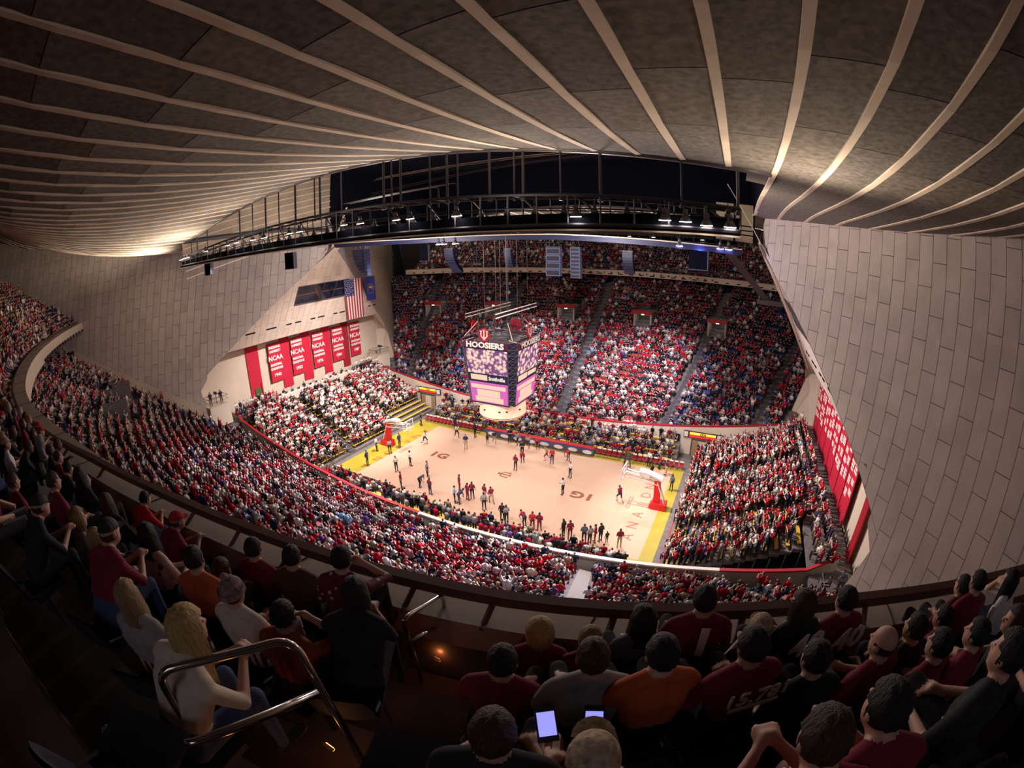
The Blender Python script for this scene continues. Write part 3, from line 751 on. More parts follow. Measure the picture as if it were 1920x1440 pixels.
# ---- hoops
def hoop(s, label):
    r = empty('basketball_hoop', (0, 0, 0), 0, label, 'basketball hoop', 'basketball hoops at the two ends')
    b = MB(); b.box((s*16.9, 0, .35), (1.5, 1.1, .7)); b.box((s*16.3, 0, .2), (.6, .9, .4)); b.build('base', M['red'], r)
    b = MB(); b.prism([(s*16.35, -.28, .5), (s*16.95, -.28, .5), (s*16.75, -.28, 3.15), (s*16.2, -.28, 3.15)], (0, .56, 0)); b.build('mast_pad', M['red'], r)
    b = MB()
    for q in (-.25, .25):
        b.bar((s*16.5, q, 3.1), (s*13.4, q, 3.5), .07); b.bar((s*16.6, q, 2.6), (s*13.4, q, 3.0), .06)
        b.bar((s*17.4, q, .7), (s*16.5, q, 2.9), .06); b.bar((s*15, q, 2.8), (s*14.6, q, 3.35), .04)
    b.build('arm', M['white'], r)
    pad = MB(); pts = []
    for k in range(9):
        t = k/8; pts.append((s*(16.95-2.3*t), 0, 3.25+.55*math.sin(t*PI*.55)))
    for a, c in zip(pts, pts[1:]): pad.prism([(a[0], -.4, a[2]-.22), (c[0], -.4, c[2]-.22), (c[0], -.4, c[2]), (a[0], -.4, a[2])], (0, .8, 0))
    pad.build('arm_cover', M['white'], r)
    f = MB()
    for a, c in (((0, -.915, 2.9), (0, .915, 2.9)), ((0, -.915, 3.97), (0, .915, 3.97)), ((0, -.915, 2.9), (0, -.915, 3.97)), ((0, .915, 2.9), (0, .915, 3.97)),
                 ((0, -.3, 3.05), (0, .3, 3.05)), ((0, -.3, 3.5), (0, .3, 3.5)), ((0, -.3, 3.05), (0, -.3, 3.5)), ((0, .3, 3.05), (0, .3, 3.5))):
        f.bar((s*13.11, a[1], a[2]), (s*13.11, c[1], c[2]), .05, 4)
    fr = f.build('backboard', M['white'], r)
    g = mat('backboard_glass', (.6, .65, .7), .05); g.node_tree.nodes['Principled BSDF'].inputs['Alpha'].default_value = .12
    meshobj('glass', [(s*13.13, -.9, 2.9), (s*13.13, .9, 2.9), (s*13.13, .9, 3.97), (s*13.13, -.9, 3.97)], [(0, 1, 2, 3)], g, fr)
    rm = MB(); rm.tube([(s*(12.75+.23*math.cos(t)), .23*math.sin(t), 3.05) for t in np.linspace(0, 2*PI, 17)], .012, 6); rm.bar((s*12.98, 0, 3.05), (s*13.1, 0, 3.05), .03)
    rm.build('rim', M['red'], r)
    n = MB()
    for k in range(12):
        t = 2*PI*k/12; t2 = t+PI/6
        for tt in (t2, t-PI/6): n.bar((s*(12.75+.23*math.cos(t)), .23*math.sin(t), 3.04), (s*(12.75+.12*math.cos(tt)), .12*math.sin(tt), 2.62), .008, 3)
    n.build('net', M['white'], r)
    return r
hoop(-1, 'portable red and white basketball hoop below the brass band')
hoop(1, 'portable red and white basketball hoop facing the standing student section')

# ---- scorer table, chairs
tb = empty('scorer_table', (0, 8.55, 0), 0, 'long dark scorer table with white oval adverts along the far sideline', 'table')
b = MB(); b.box((.1, 0, .45), (14.6, .5, .9)); b.build('body', M['steel2'], tb)
b = MB(); b.box((.1, .05, .93), (14.7, .7, .07)); b.build('top', M['crimson'], tb)
blue = mat('blue_advert', (.05, .10, .35), .5)
for k in range(8):
    x = -6.3+1.84*k
    e_ = MB(); n = 14
    e_.poly([(x+.75*math.cos(2*PI*i/n), -.262, .52+.40*math.sin(2*PI*i/n)) for i in range(n)]); e_.build('oval_advert', blue, tb)
    e_ = MB(); e_.poly([(x+.6*math.cos(2*PI*i/n), -.27, .42+.25*math.sin(2*PI*i/n)) for i in range(n)]); e_.build('oval_advert_white', M['white'], tb)
def folding_chair(x, y, rz, label, grp):
    global CH0
    if CH0 is None:
        r = empty('folding_chair', (x, y, 0), rz, label, 'chair', grp)
        b = MB(); b.box((0, 0, .45), (.44, .42, .07)); b.build('seat', M['crimson'], r)
        b = MB(); b.box((0, -.22, .74), (.44, .06, .42)); b.build('backrest', M['crimson'], r)
        b = MB(); b.box((0, -.22, .92), (.46, .09, .14)); b.build('headrest_cover', M['white'], r)
        for sx in (-1, 1):
            for sy in (-1, 1):
                b = MB(); b.bar((sx*.19, sy*.17, .43), (sx*.2, sy*.2, 0), .015, 4); b.build('leg', M['steel2'], r)
        CH0 = r
    else:
        r = copy_tree(CH0); r.location = (x, y, 0); r.rotation_euler = (0, 0, rz); r['label'] = label; r['group'] = grp
    return r
CH0 = None
for k in range(15): folding_chair(-17.2+.62*k, 8.75, PI, 'crimson folding chair with white headrest in the visitors row by the scorer table', 'crimson chairs beside the table towards the band')
for k in range(17):
    if k in (5, 6): continue
    folding_chair(7.9+.62*k, 8.75, PI, 'crimson folding chair with white headrest in the row towards the student section', 'crimson chairs beside the table towards the students')
for k in range(10): folding_chair(-16.6+.9*k, -8.7, 0, 'crimson folding chair on the near sideline facing the court', 'crimson chairs of the near sideline')
# courtside bleachers
for sy, nm in ((1, 'far'), (-1, 'near')):
    mb = MB()
    for i in range(4): mb.box((0, sy*(9.75+.85*i), .12+.22*i), (34, .85, .26+.44*i*.999))
    o = mb.build('courtside_bleacher', M['stand']); prop(o, 'low courtside bleacher floor on the %s side' % nm, None, None, 'structure')
    for i in range(4):
        for kb, (a, b_) in enumerate(((-16.5, -6.5), (-5.5, 5.5), (6.5, 16.5))):
            o = MB(); o.box(((a+b_)/2, sy*(9.9+.85*i), .62+.44*i), (b_-a, .3, .06)); o.box(((a+b_)/2, sy*(9.9+.85*i), .5+.44*i), (b_-a-.4, .08, .22))
            ob = o.build('bench', M['yseat']); prop(ob, 'yellow %s side courtside bench, %s row, %s block' % (nm, nth(i), ('band end', 'middle', 'student end')[kb]), 'bench', 'yellow courtside benches %s side' % nm)
# stepladder camera stand
r = empty('stepladder', (11.9, 6.6, 0), .3, 'tall steel stepladder standing at the far end of the court', 'stepladder')
for sx in (-.4, .4):
    b = MB(); b.bar((sx, -.7, 0), (sx*.4, 0, 2.6), .035, 5); b.build('front_rail', M['steel'], r)
    b = MB(); b.bar((sx, .7, 0), (sx*.4, 0, 2.6), .03, 5); b.build('rear_leg', M['steel'], r)
for k in range(7):
    t = (k+1)/8; w_ = .4*(1-.6*t); b = MB(); b.box((0, -.7*(1-t), 2.6*t), (2*w_, .12, .04)); b.build('step', M['steel2'], r)
b = MB(); b.box((0, 0, 2.65), (.5, .35, .06)); b.bar((0, 0, 2.6), (0, .1, 3.3), .02, 4); b.build('platform', M['crimson'], r)

# ---- far barrier fittings
def wall_board(x0, x1, z0, z1, sx, label):
    r = empty('scoreboard', ((x0+x1)/2, 13.2, z0), 0, label, 'scoreboard')
    w_ = x1-x0; h = z1-z0
    b = MB(); b.box((0, 0, h/2), (w_, .14, h)); b.build('case', M['steel'], r)
    b = MB(); b.box((-w_*.44, -.08, h/2), (w_*.10, .03, h*.8)); b.build('end_panel', M['white'], r); b = MB(); b.box((w_*.41, -.08, h/2), (w_*.13, .03, h*.8)); b.build('end_panel', M['white'], r)
    b = MB(); b.box((-.1, -.08, h*.70), (w_*.66, .03, h*.34)); b.build('score_row', M['yelled'], r)
    b = MB(); b.box((-.1, -.08, h*.30), (w_*.66, .03, h*.40)); b.build('score_row', M['redled'], r)
    b = MB(); b.box((-.05, -.1, h*.62), (w_*.14, .03, h*.4)); b.build('clock', M['black'], r)
    text('clock_digits', '8:30', (-.05, -.125, h*.62), (PI/2, 0, 0), h*.36, M['yelled'], r, .003)
    return r
wall_board(-22.5, -17.8, 2.5, 3.3, -1, 'red and yellow lit score panel above the tunnel near the band')
wall_board(17.2, 22.1, 2.3, 3.1, 1, 'red and yellow lit score panel above the tunnel near the students')
for x0, x1, nm in ((-21.6, -18.9, 3), (18.3, 21.2, 4)):
    t = empty('door_%d' % nm, kind='structure', label='lit tunnel opening through the far barrier wall')
    b = MB(); z = 2.25 if x0 < 0 else 2.1
    b.box(((x0+x1)/2, 13.25, z/2), (x1-x0, .12, z)); b.build('tunnel_mouth', M['cream'], t)
    b = MB(); b.box((x0+.45, 13.18, z*.45), (.7, .06, z*.9)); b.box((x1-.5, 13.18, z*.45), (.6, .06, z*.9)); b.build('tunnel_door', mat('tan_tunnel', (.35, .22, .12), .7), t)
    b = MB(); b.box((x0, 13.15, z/2), (.14, .1, z)); b.box((x1, 13.15, z/2), (.14, .1, z)); b.box(((x0+x1)/2, 13.15, z), (x1-x0+.14, .1, .14)); b.build('door_frame', M['steel2'], t)
for x0, x1, z0, z1, tx, lb in ((-17.1, -15.7, 2.0, 2.85, 'BTN', 'dark blue sign with three white letters by the band side tunnel'), (15.1, 16.8, 1.6, 2.5, 'BTN', 'dark blue sign with three white letters by the student side tunnel')):
    r = empty('sign', ((x0+x1)/2, 13.2, z0), 0, lb, 'sign')
    b = MB(); b.box((0, 0, (z1-z0)/2), (x1-x0, .1, z1-z0)); b.build('board', M['navy'], r)
    text('sign_letters', tx, (0, -.07, (z1-z0)/2), (PI/2, 0, 0), .62, M['white'], r, .003, .01)
r = empty('advert_board', (.6, 13.15, 1.35), 0, 'crimson advertising board with white lettering on the far barrier', 'sign')
b = MB(); b.box((.2, 0, .45), (8.4, .1, .95)); b.build('board', M['crimson'], r)
text('advert_letters', 'IU Credit Union', (.6, -.07, .45), (PI/2, 0, 0), .72, M['white'], r, .004, .012)
r = empty('advert_board', (-7.5, 13.18, 1.5), 0, 'narrow white board on the far barrier behind the scoreboard', 'sign')
b = MB(); b.box((0, 0, .5), (3, .08, .7)); b.build('board', M['white'], r)

# ---- balcony (near) and its front
def Eb(x): return ledgeE(x)
def railoff(x): return float(np.interp(x, [-2, 2.9, 6, 8.9, 11.4, 14.3, 17, 20, 23.5, 27], [39.55, 39.35, 39.05, 38.76, 38.41, 38.16, 38.02, 37.96, 37.74, 37.79]))-ledgeE(x)
def bal_pt(x, d, z): return (x, -(Eb(x)+d-KR*x*x), z)
XB = list(np.linspace(-43.9, 40.5, 85))
bal = empty('balcony_near', kind='structure', label='curved near balcony with parapet ledge')
def strip(mb, da, za, db, zb, mi=0, xs=XB, flip=False):
    F = lambda d, x: d if not callable(d) else d(x)
    for a, b in zip(xs, xs[1:]):
        q = [bal_pt(a, F(da, a), za), bal_pt(b, F(da, b), za), bal_pt(b, F(db, b), zb), bal_pt(a, F(db, a), zb)]
        mb.poly(q[::-1] if flip else q, mi)
mb = MB(); strip(mb, 0, 20.9, 0, 19.8); mb.build('fascia', M['smooth'], bal)
mb = MB(); strip(mb, 0, 20.9, lambda x: railoff(x)+.35, 20.95); mb.build('ledge_top', M['ledge'], bal)
mb = MB(); strip(mb, lambda x: railoff(x)+.35, 20.95, lambda x: railoff(x)+.42, 20.66); mb.build('parapet_face', M['inner'], bal)
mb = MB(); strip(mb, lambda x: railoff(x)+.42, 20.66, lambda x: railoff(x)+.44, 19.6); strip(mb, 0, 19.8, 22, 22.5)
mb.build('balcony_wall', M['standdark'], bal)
mb = MB()
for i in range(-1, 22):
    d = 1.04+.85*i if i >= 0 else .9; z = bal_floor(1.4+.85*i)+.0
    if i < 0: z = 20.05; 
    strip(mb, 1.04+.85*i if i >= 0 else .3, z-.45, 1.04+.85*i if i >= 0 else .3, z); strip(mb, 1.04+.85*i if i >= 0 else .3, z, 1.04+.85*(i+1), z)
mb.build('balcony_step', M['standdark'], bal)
# joints across the ledge
mb = MB()
for x in np.arange(-40, 40, 3.2):
    for k in range(4):
        a = bal_pt(x, k*(railoff(x)+.35)/4, 20.9+.0125*k+.004); b_ = bal_pt(x, (k+1)*(railoff(x)+.35)/4, 20.9125+.0125*k+.004)
        mb.bar(a, b_, .012, 3)
mb.build('ledge_joint', M['joint'], bal)
# small fixtures along the fascia
for k9, x in enumerate(np.arange(-43, -20, 1.5)):
    P = bal_pt(x, -.12, 20.0); o = MB(); o.bar((0, 0, .12), (0, .12, -.1), .14, 8, r2=.2); ob = o.build('fascia_light', M['steel'])
    ob.location = P; prop(ob, 'small dark can light under the near balcony front, %s from the wall' % nth(k9), 'light', 'can lights along the balcony front')
rl = empty('balcony_rail', (0, 0, 0), 0, 'long brown wooden guard rail curving along the balcony front', 'railing')
mb = MB(); XR = list(np.linspace(-43.5, 38.8, 150))
for a, b_ in zip(XR, XR[1:]):
    q0 = [bal_pt(a, railoff(a), 21.05), bal_pt(a, railoff(a), 21.17), bal_pt(a, railoff(a)+.12, 21.17), bal_pt(a, railoff(a)+.12, 21.05)]
    q1 = [bal_pt(b_, railoff(b_), 21.05), bal_pt(b_, railoff(b_), 21.17), bal_pt(b_, railoff(b_)+.12, 21.17), bal_pt(b_, railoff(b_)+.12, 21.05)]
    n = len(mb.v); mb.v += q0+q1
    for k in range(4): mb.f.append((n+k, n+(k+1) % 4, n+4+(k+1) % 4, n+4+k)); mb.m.append(0)
mb.build('handrail', M['rail'], rl)
for x in list(np.arange(-42, 8, 2.6))+[10.2, 12.4, 14.3, 15.6, 16.6, 17.5, 18.3, 19.1, 19.9, 21.0, 22.2, 23.6, 25.4, 27.6, 30, 33, 36]:
    b = MB(); a = bal_pt(x, railoff(x)+.10, 21.07); c_ = bal_pt(x, railoff(x)+.35, 20.9); b.bar(a, c_, .035, 4); b.build('rail_post', M['rail'], rl)

# ---- far balcony
bf_ = empty('balcony_far', kind='structure', label='far balcony with pale slotted front')
XF = list(np.linspace(-38.5, 38.5, 60))
def fpt(x, d, z): return (x, 38.9+d-KR*x*x, z)
mb = MB()
for a, b in zip(XF, XF[1:]):
    mb.poly([fpt(a, 0, 18.85), fpt(b, 0, 18.85), fpt(b, 0, 19.75), fpt(a, 0, 19.75)]); mb.poly([fpt(a, 0, 19.75), fpt(b, 0, 19.75), fpt(b, 1, 19.8), fpt(a, 1, 19.8)])
mb.build('fascia', M['smooth'], bf_)
mb = MB()
for a, b in zip(XF, XF[1:]):
    mb.poly([fpt(a, 1, 19.8), fpt(b, 1, 19.8), fpt(b, 1, 18.9), fpt(a, 1, 18.9)]); mb.poly([fpt(a, 0, 18.85), fpt(a, 20, 21.5), fpt(b, 20, 21.5), fpt(b, 0, 18.85)])
    for i in range(14):
        d = 1+.85*i; z = 19.0+.45*i
        mb.poly([fpt(a, d, z), fpt(b, d, z), fpt(b, d+.85, z), fpt(a, d+.85, z)]); mb.poly([fpt(a, d+.85, z), fpt(b, d+.85, z), fpt(b, d+.85, z+.45), fpt(a, d+.85, z+.45)])
mb.build('balcony_step', M['stand'], bf_)
mb = MB()
for x in np.arange(-37, 37, 1.85):
    p = fpt(x, -.02, 19.1); mb.box(p, (.8, .05, .16))
mb.build('fascia_slot', M['black'], bf_)
for k9, x in enumerate(np.arange(-11, 19, 1.25)):
    P = fpt(x, -.1, 19.35); o = MB(); o.bar((0, 0, 0), (0, -.12, -.04), .13, 8); ob = o.build('fascia_light', M['steel'], None); ob.location = P
    prop(ob, 'small dark round far balcony front light, %s from the band side' % nth(k9), 'light', 'round lights on the far balcony front')
mb = MB()
for z in (20.2, 20.6): mb.tube([fpt(x, .9, z) for x in np.linspace(-36, 36, 40)], .035, 4)
for x in np.arange(-36, 36, 2.4): mb.bar(fpt(x, .9, 19.75), fpt(x, .9, 20.6), .03, 4)
o = mb.build('guard_rail', M['steel2']); prop(o, 'thin grey guard rail along the far balcony', 'railing')
# back walls closing the building behind the balconies
mb = MB()
for sy in (-1, 1): mb.poly([(-62, sy*57, 15), (62, sy*57, 15), (62, sy*57, 48), (-62, sy*57, 48)])
o = mb.build('wall_back', M['joint']); prop(o, 'back wall behind the balconies', None, None, 'structure')
# vomitory portals in the stands
for sy, nm, xs in ((1, 'far', (-29.5, -18.5, -5.6, 7.4, 19.3)), (-1, 'near', (-33, -24.5))):
    for x in xs:
        y0 = 32.6; yy = sy*(y0-KR*x*x); z = main_floor(y0)-.2
        r = empty('portal', (x, yy, z), math.atan2(2*KR*x, 1)*-sy, kind='structure', label='stair portal with red canopy in the %s stand' % nm)
        b = MB(); b.box((-1.35, sy*1.0, 1.0), (.25, 3, 2.2)); b.box((1.35, sy*1.0, 1.0), (.25, 3, 2.2)); (b.box((0, sy*1.0, 2.15), (2.9, 3, .2)) if sy > 0 else None); b.build('side_wall', M['greywall'] if sy > 0 else M['stand'], r)
        b = MB(); b.box((0, sy*2.3, 1), (2.5, .1, 2.1)); b.build('back_wall', M['cream'], r)
        if sy < 0: continue
        b = MB(); b.box((0, sy*-.6, 2.3), (3.1, .2, .6)); b.build('canopy', mat('portal_canopy', (.50, .05, .12), .6) if 0 else M['crimson'], r)
        b = MB(); b.box((0, sy*-.35, 1.93), (.35, .25, .08)); b.build('portal_lamp', M['lampglow'], r)

# ---- catwalk
def catwalk(sy, label):
    r = empty('lighting_catwalk', (0, sy*20, 25), 0, label, 'catwalk')
    def top(x): return 1.62-.0016*x*x
    b = MB()
    XS = list(np.linspace(-24, 21.7, 34))
    for yy in (-.75, .75):
        for kk, rr_ in ((1, .07), (0, .09), (.55, .03)):
            b = MB(); b.tube([(a, yy, top(a)*kk) for a in XS], rr_, 6); b.build('chord' if kk != .55 else 'guard_rail', M['steel'], r)
    b = MB()
    for i, x in enumerate(XS):
        for yy in (-.75, .75): b.bar((x, yy, 0), (x, yy, top(x)), .04, 4)
        b.bar((x, -.75, 0), (x, .75, 0), .04, 4); b.bar((x, -.75, top(x)), (x, .75, top(x)), .03, 4)
        if i % 2 == 0 and i+1 < len(XS): b.bar((x, .75, top(x)), (XS[i+1], .75, 0), .05, 4)
    b.build('brace', M['steel2'], r)['kind'] = 'stuff'
    b = MB(); b.box((-1.15, 0, -.12), (45.7, 1.5, .14)); b.build('walkway', M['black'], r)
    b = MB(); b.box((-1.15, .78*sy, -.2), (45.7, .05, .07)); b.build('pale_edge', M['smooth'], r)
    b = MB(); b.box((-1.15, .55*sy, .25), (45.7, .05, .5)); b.build('toe_panel', M['black'], r)
    return r
cw = catwalk(-1, 'dark steel lighting catwalk under the near lip of the roof opening')
cw2 = catwalk(1, 'dark steel lighting catwalk under the far lip of the roof opening')
def lampunit(P, glow, label, grp, sc=1.):
    global LP0
    key = glow
    if key not in LP0:
        r = empty('floodlight', P, 0, label, 'floodlight', grp)
        b = MB(); b.bar((0, 0, .42), (0, 0, .18), .09, 8, r2=.12); b.bar((0, 0, .18), (0, .02, -.05), .12, 10, r2=.24); b.build('housing', M['steel2'], r, True)
        b = MB(); b.bar((0, .02, -.055), (0, .022, -.075), .235, 10); b.build('lens', M[glow], r)
        b = MB(); b.bar((0, 0, .4), (0, 0, .75), .02, 4); b.build('bracket', M['steel'], r)
        LP0[key] = r
    else:
        r = copy_tree(LP0[key]); r.location = P; r['label'] = label; r['group'] = grp
    r.scale = (sc, sc, sc)
    return r
LP0 = {}
for k9, (x, z) in enumerate([(-23.27, 25.66), (-22.4, 25.71), (-21.5, 25.71), (-17, 25.88), (-12.6, 25.94), (-11, 25.99), (-8.4, 25.92), (-6.8, 25.91), (-3.6, 25.87), (-2.5, 25.87), (1.73, 25.83), (3.09, 25.79), (5.72, 25.73), (6.65, 25.71), (9.43, 25.65), (15.17, 25.4), (18.79, 25.32), (19.59, 25.3), (20.4, 25.2), (21.3, 25.2)]):
    lampunit((x, -20.9 if x > 0 else -20.95, z), 'lampglow', 'lit bell shaped near catwalk floodlight, %s from the band end' % nth(k9), 'lit floodlights of the near catwalk', 1.0 if x > 8 else .85)
LPd = M['navy']
for k9, x in enumerate(np.arange(-22, 21.3, 1.35)):
    lampunit((x, -20.35, 25.55), 'steel', 'unlit dark near catwalk floodlight, %s from the band end' % nth(k9), 'dark floodlights of the near catwalk', .8)
for x in np.arange(-20, 20, 3.1):
    lampunit((x, 19.4, 25.4), 'lampglow' if int(x) % 2 else 'steel', 'floodlight hanging in the far catwalk', 'floodlights of the far catwalk', .9)
for x in [-6.9, -6.25, -4.85, 16.8, 20.2, 20.9]:
    lampunit((x, -.35, 24.45), 'blueglow', 'bright violet white spotlight under the cross beam', 'violet white spotlights under the cross beam', 1.25)
# hanging rods between the roof and the catwalk
k_ = 0
for x in [-22.5, -21, -18.5, -12.0, -9.89, -7.95, -6.16, -4.13, -2.01, -1.46, .58, 4.06, 4.65, 5.29, 7.24, 8.29, 8.92, 10.69, 11.96, 12.41, 14.18, 15.96, 19.33, 21.6]:
    b = MB(); rr = .07 if k_ % 2 else .045; k_ += 1
    b.bar((0, 0, 0), (0, 0, roof_z(x, 20)+.2-26.5+2.0), rr, 6); b.bar((0, 0, -.02), (0, 0, .1), rr*1.9, 6)
    o = b.build('hanger_rod', M['steel2'] if x > .5 else M['steel']); o.location = (x, -20.0, 26.5-.0016*x*x-.05)
    prop(o, 'vertical steel rod hanging the near catwalk, %s from the band end' % nth(k_-1), 'rod', 'hanger rods of the near catwalk')
# horizontal pipes in the dark attic
for k in range(4):
    b = MB(); b.tube([(-3+6*0, -14+.25*k, 29.2+.16*k), (6, -14+.25*k, 29.2+.16*k), (17.0-.0*k, -14+.25*k, 29.3+.16*k)] if k > 1 else [(-3, -14+.25*k, 28.3+.2*k), (17, -14+.25*k, 29.5+.1*k)], .035, 5)
    o = b.build('conduit', M['smooth'] if k > 1 else M['steel2']); prop(o, 'thin pale conduit running across the dark attic', 'pipe', 'conduits in the attic')
for k in range(3):
    b = MB(); b.tube(rounded([(-3, -16-.3*k, 27.7), (4.8+.9*k, -16-.3*k, 27.9), (4.8+.9*k, -16-.3*k, 26.6)], .3), .05, 6)
    o = b.build('conduit', M['steel2']); prop(o, 'grey pipe bending down to the catwalk', 'pipe', 'bent pipes by the catwalk')
# lit strips and clerestory at the student end of the opening
# cross beam (middle) and speakers
r = empty('cross_beam', (0, 0, 24.9), 0, 'long dark blue steel beam spanning under the roof opening', 'beam')
b = MB()
for x0, x1, z0, z1 in ((-23, -11, .45, .15), (-11, 6, .15, .1), (6, 13, .1, -.15), (13, 22, -.15, -.5)):
    b.prism([(x0, -.35, z0-.45), (x1, -.35, z1-.45), (x1, -.35, z1), (x0, -.35, z0)], (0, .7, 0))
b.build('girder', M['navy'], r)
b = MB()
for x0, x1, z0, z1 in ((-23, -11, .45, .15), (-11, 6, .15, .1), (6, 13, .1, -.15), (13, 22, -.15, -.5)):
    b.prism([(x0, -.42, z0+.0), (x1, -.42, z1+.0), (x1, -.42, z1+.09), (x0, -.42, z0+.09)], (0, .84, 0))
b.build('top_flange', M['smooth'], r)
def line_array(x, y, z, n, w_, dz, curve, label, m):
    r = empty('line_array', (x, y, z), 0, label, 'loudspeaker')
    yy = 0; zz = 0; a = 0
    for i in range(n):
        b = MB(); Mx = Matrix.Rotation(a, 3, 'X'); b.box((0, yy, zz-dz/2), (w_, .6, dz*.93), M=Mx); b.build('speaker_box', m, r)
        g = MB(); g.box((0, yy-.31*math.cos(a), zz-dz/2-.31*math.sin(a)), (w_*.86, .02, dz*.6), M=Mx); g.build('grille', M['steel'], r)
        a -= curve; zz -= dz*math.cos(a); yy -= dz*math.sin(a)*-1 if 0 else -dz*math.sin(a)*-1
    b = MB()
    for q in (-w_*.4, w_*.4): b.bar((q, 0, 0), (q*.6, 0, .9), .03, 4)
    b.box((0, 0, .05), (w_, .5, .08)); b.build('hanging_frame', M['steel2'], r)
    return r
M['subwoofer'] = mat('blue_grey_cabinet', (.10, .12, .23), .5)
line_array(-19.2, 0, 24.4, 8, 1.3, .42, .10, 'curved navy line array hanging beside the striped flag', M['navy'])
line_array(-17.7, 0, 24.4, 7, .5, .45, 0, 'slim dark column loudspeaker beside the curved array', M['navy'])
line_array(-8.6, 4, 23.8, 9, 1.2, .36, .13, 'curved navy line array under the violet lights', M['navy'])
line_array(3.9, 4, 23.8, 4, 1.5, .72, 0, 'stack of four blue grey subwoofer cabinets at the middle', M['subwoofer'])
line_array(6.2, 4, 23.8, 8, 1.0, .38, .02, 'narrow perforated speaker column beside the subwoofer stack', M['subwoofer'])
line_array(11.4, 4, 23.6, 7, 1.0, .32, .12, 'small curved array between the column and the black panel', M['navy'])
line_array(-1.2, 4, 23.6, 6, .8, .32, .10, 'small dark array above the balcony front light strip', M['navy'])
for x, y, z, w_, h, lb in ((-13.0, 5, 24.4, 1.3, 1.9, 'black projection panel hanging before the upper band side seats'), (17.95, 5, 24.6, 1.75, 2.3, 'black projection panel hanging before the upper student side seats'),
                           (-5.85, -19.4, 24.62, 1.0, 1.1, 'dark boxy loudspeaker hanging below the middle of the near catwalk'), (-20.1, -19.3, 24.95, 1.35, 1.2, 'dark boxy loudspeaker hanging below the end of the near catwalk')):
    r = empty('hanging_panel' if h > 1.5 else 'loudspeaker', (x, y, z), 0, lb, 'panel' if h > 1.5 else 'loudspeaker')
    b = MB(); b.box((0, 0, -h/2), (w_, .3, h)); b.build('cabinet', M['black'], r)
    b = MB(); b.box((w_/2+.05, 0, -h/2), (.09, .32, h)); b.box((0, 0, -h-.03), (w_+.1, .32, .07)); b.build('frame', M['steel2'] if h > 1.5 else M['steel'], r)
    for q_ in (-.3, .3): b = MB(); b.bar((w_*q_, 0, 0), (w_*q_, 0, .9), .02, 4); b.build('cable', M['steel'], r)
# roof-edge struts at the student end
r = empty('strut_frame', (23, 8, 21), 0, 'grey slanting strut frame between the beam and the far balcony', 'frame')
b = MB(); b.prism([(-2.9, 0, 3.2), (-1.9, 0, 3.2), (2.8, 6, -1.9), (1.9, 6, -1.9)], (0, .3, 0)); b.build('strut', M['steel2'], r)
b = MB(); b.box((2.7, 6.3, -2.0), (3.0, 1.4, .5)); b.build('platform', M['steel2'], r)
b = MB(); b.bar((1.4, 6, -1.7), (1.4, 6, -.6), .04, 4); b.bar((4, 6, -1.7), (4, 6, -.6), .04, 4); b.bar((1.4, 6, -.6), (4, 6, -.6), .04, 4); b.build('guard', M['smooth'], r)

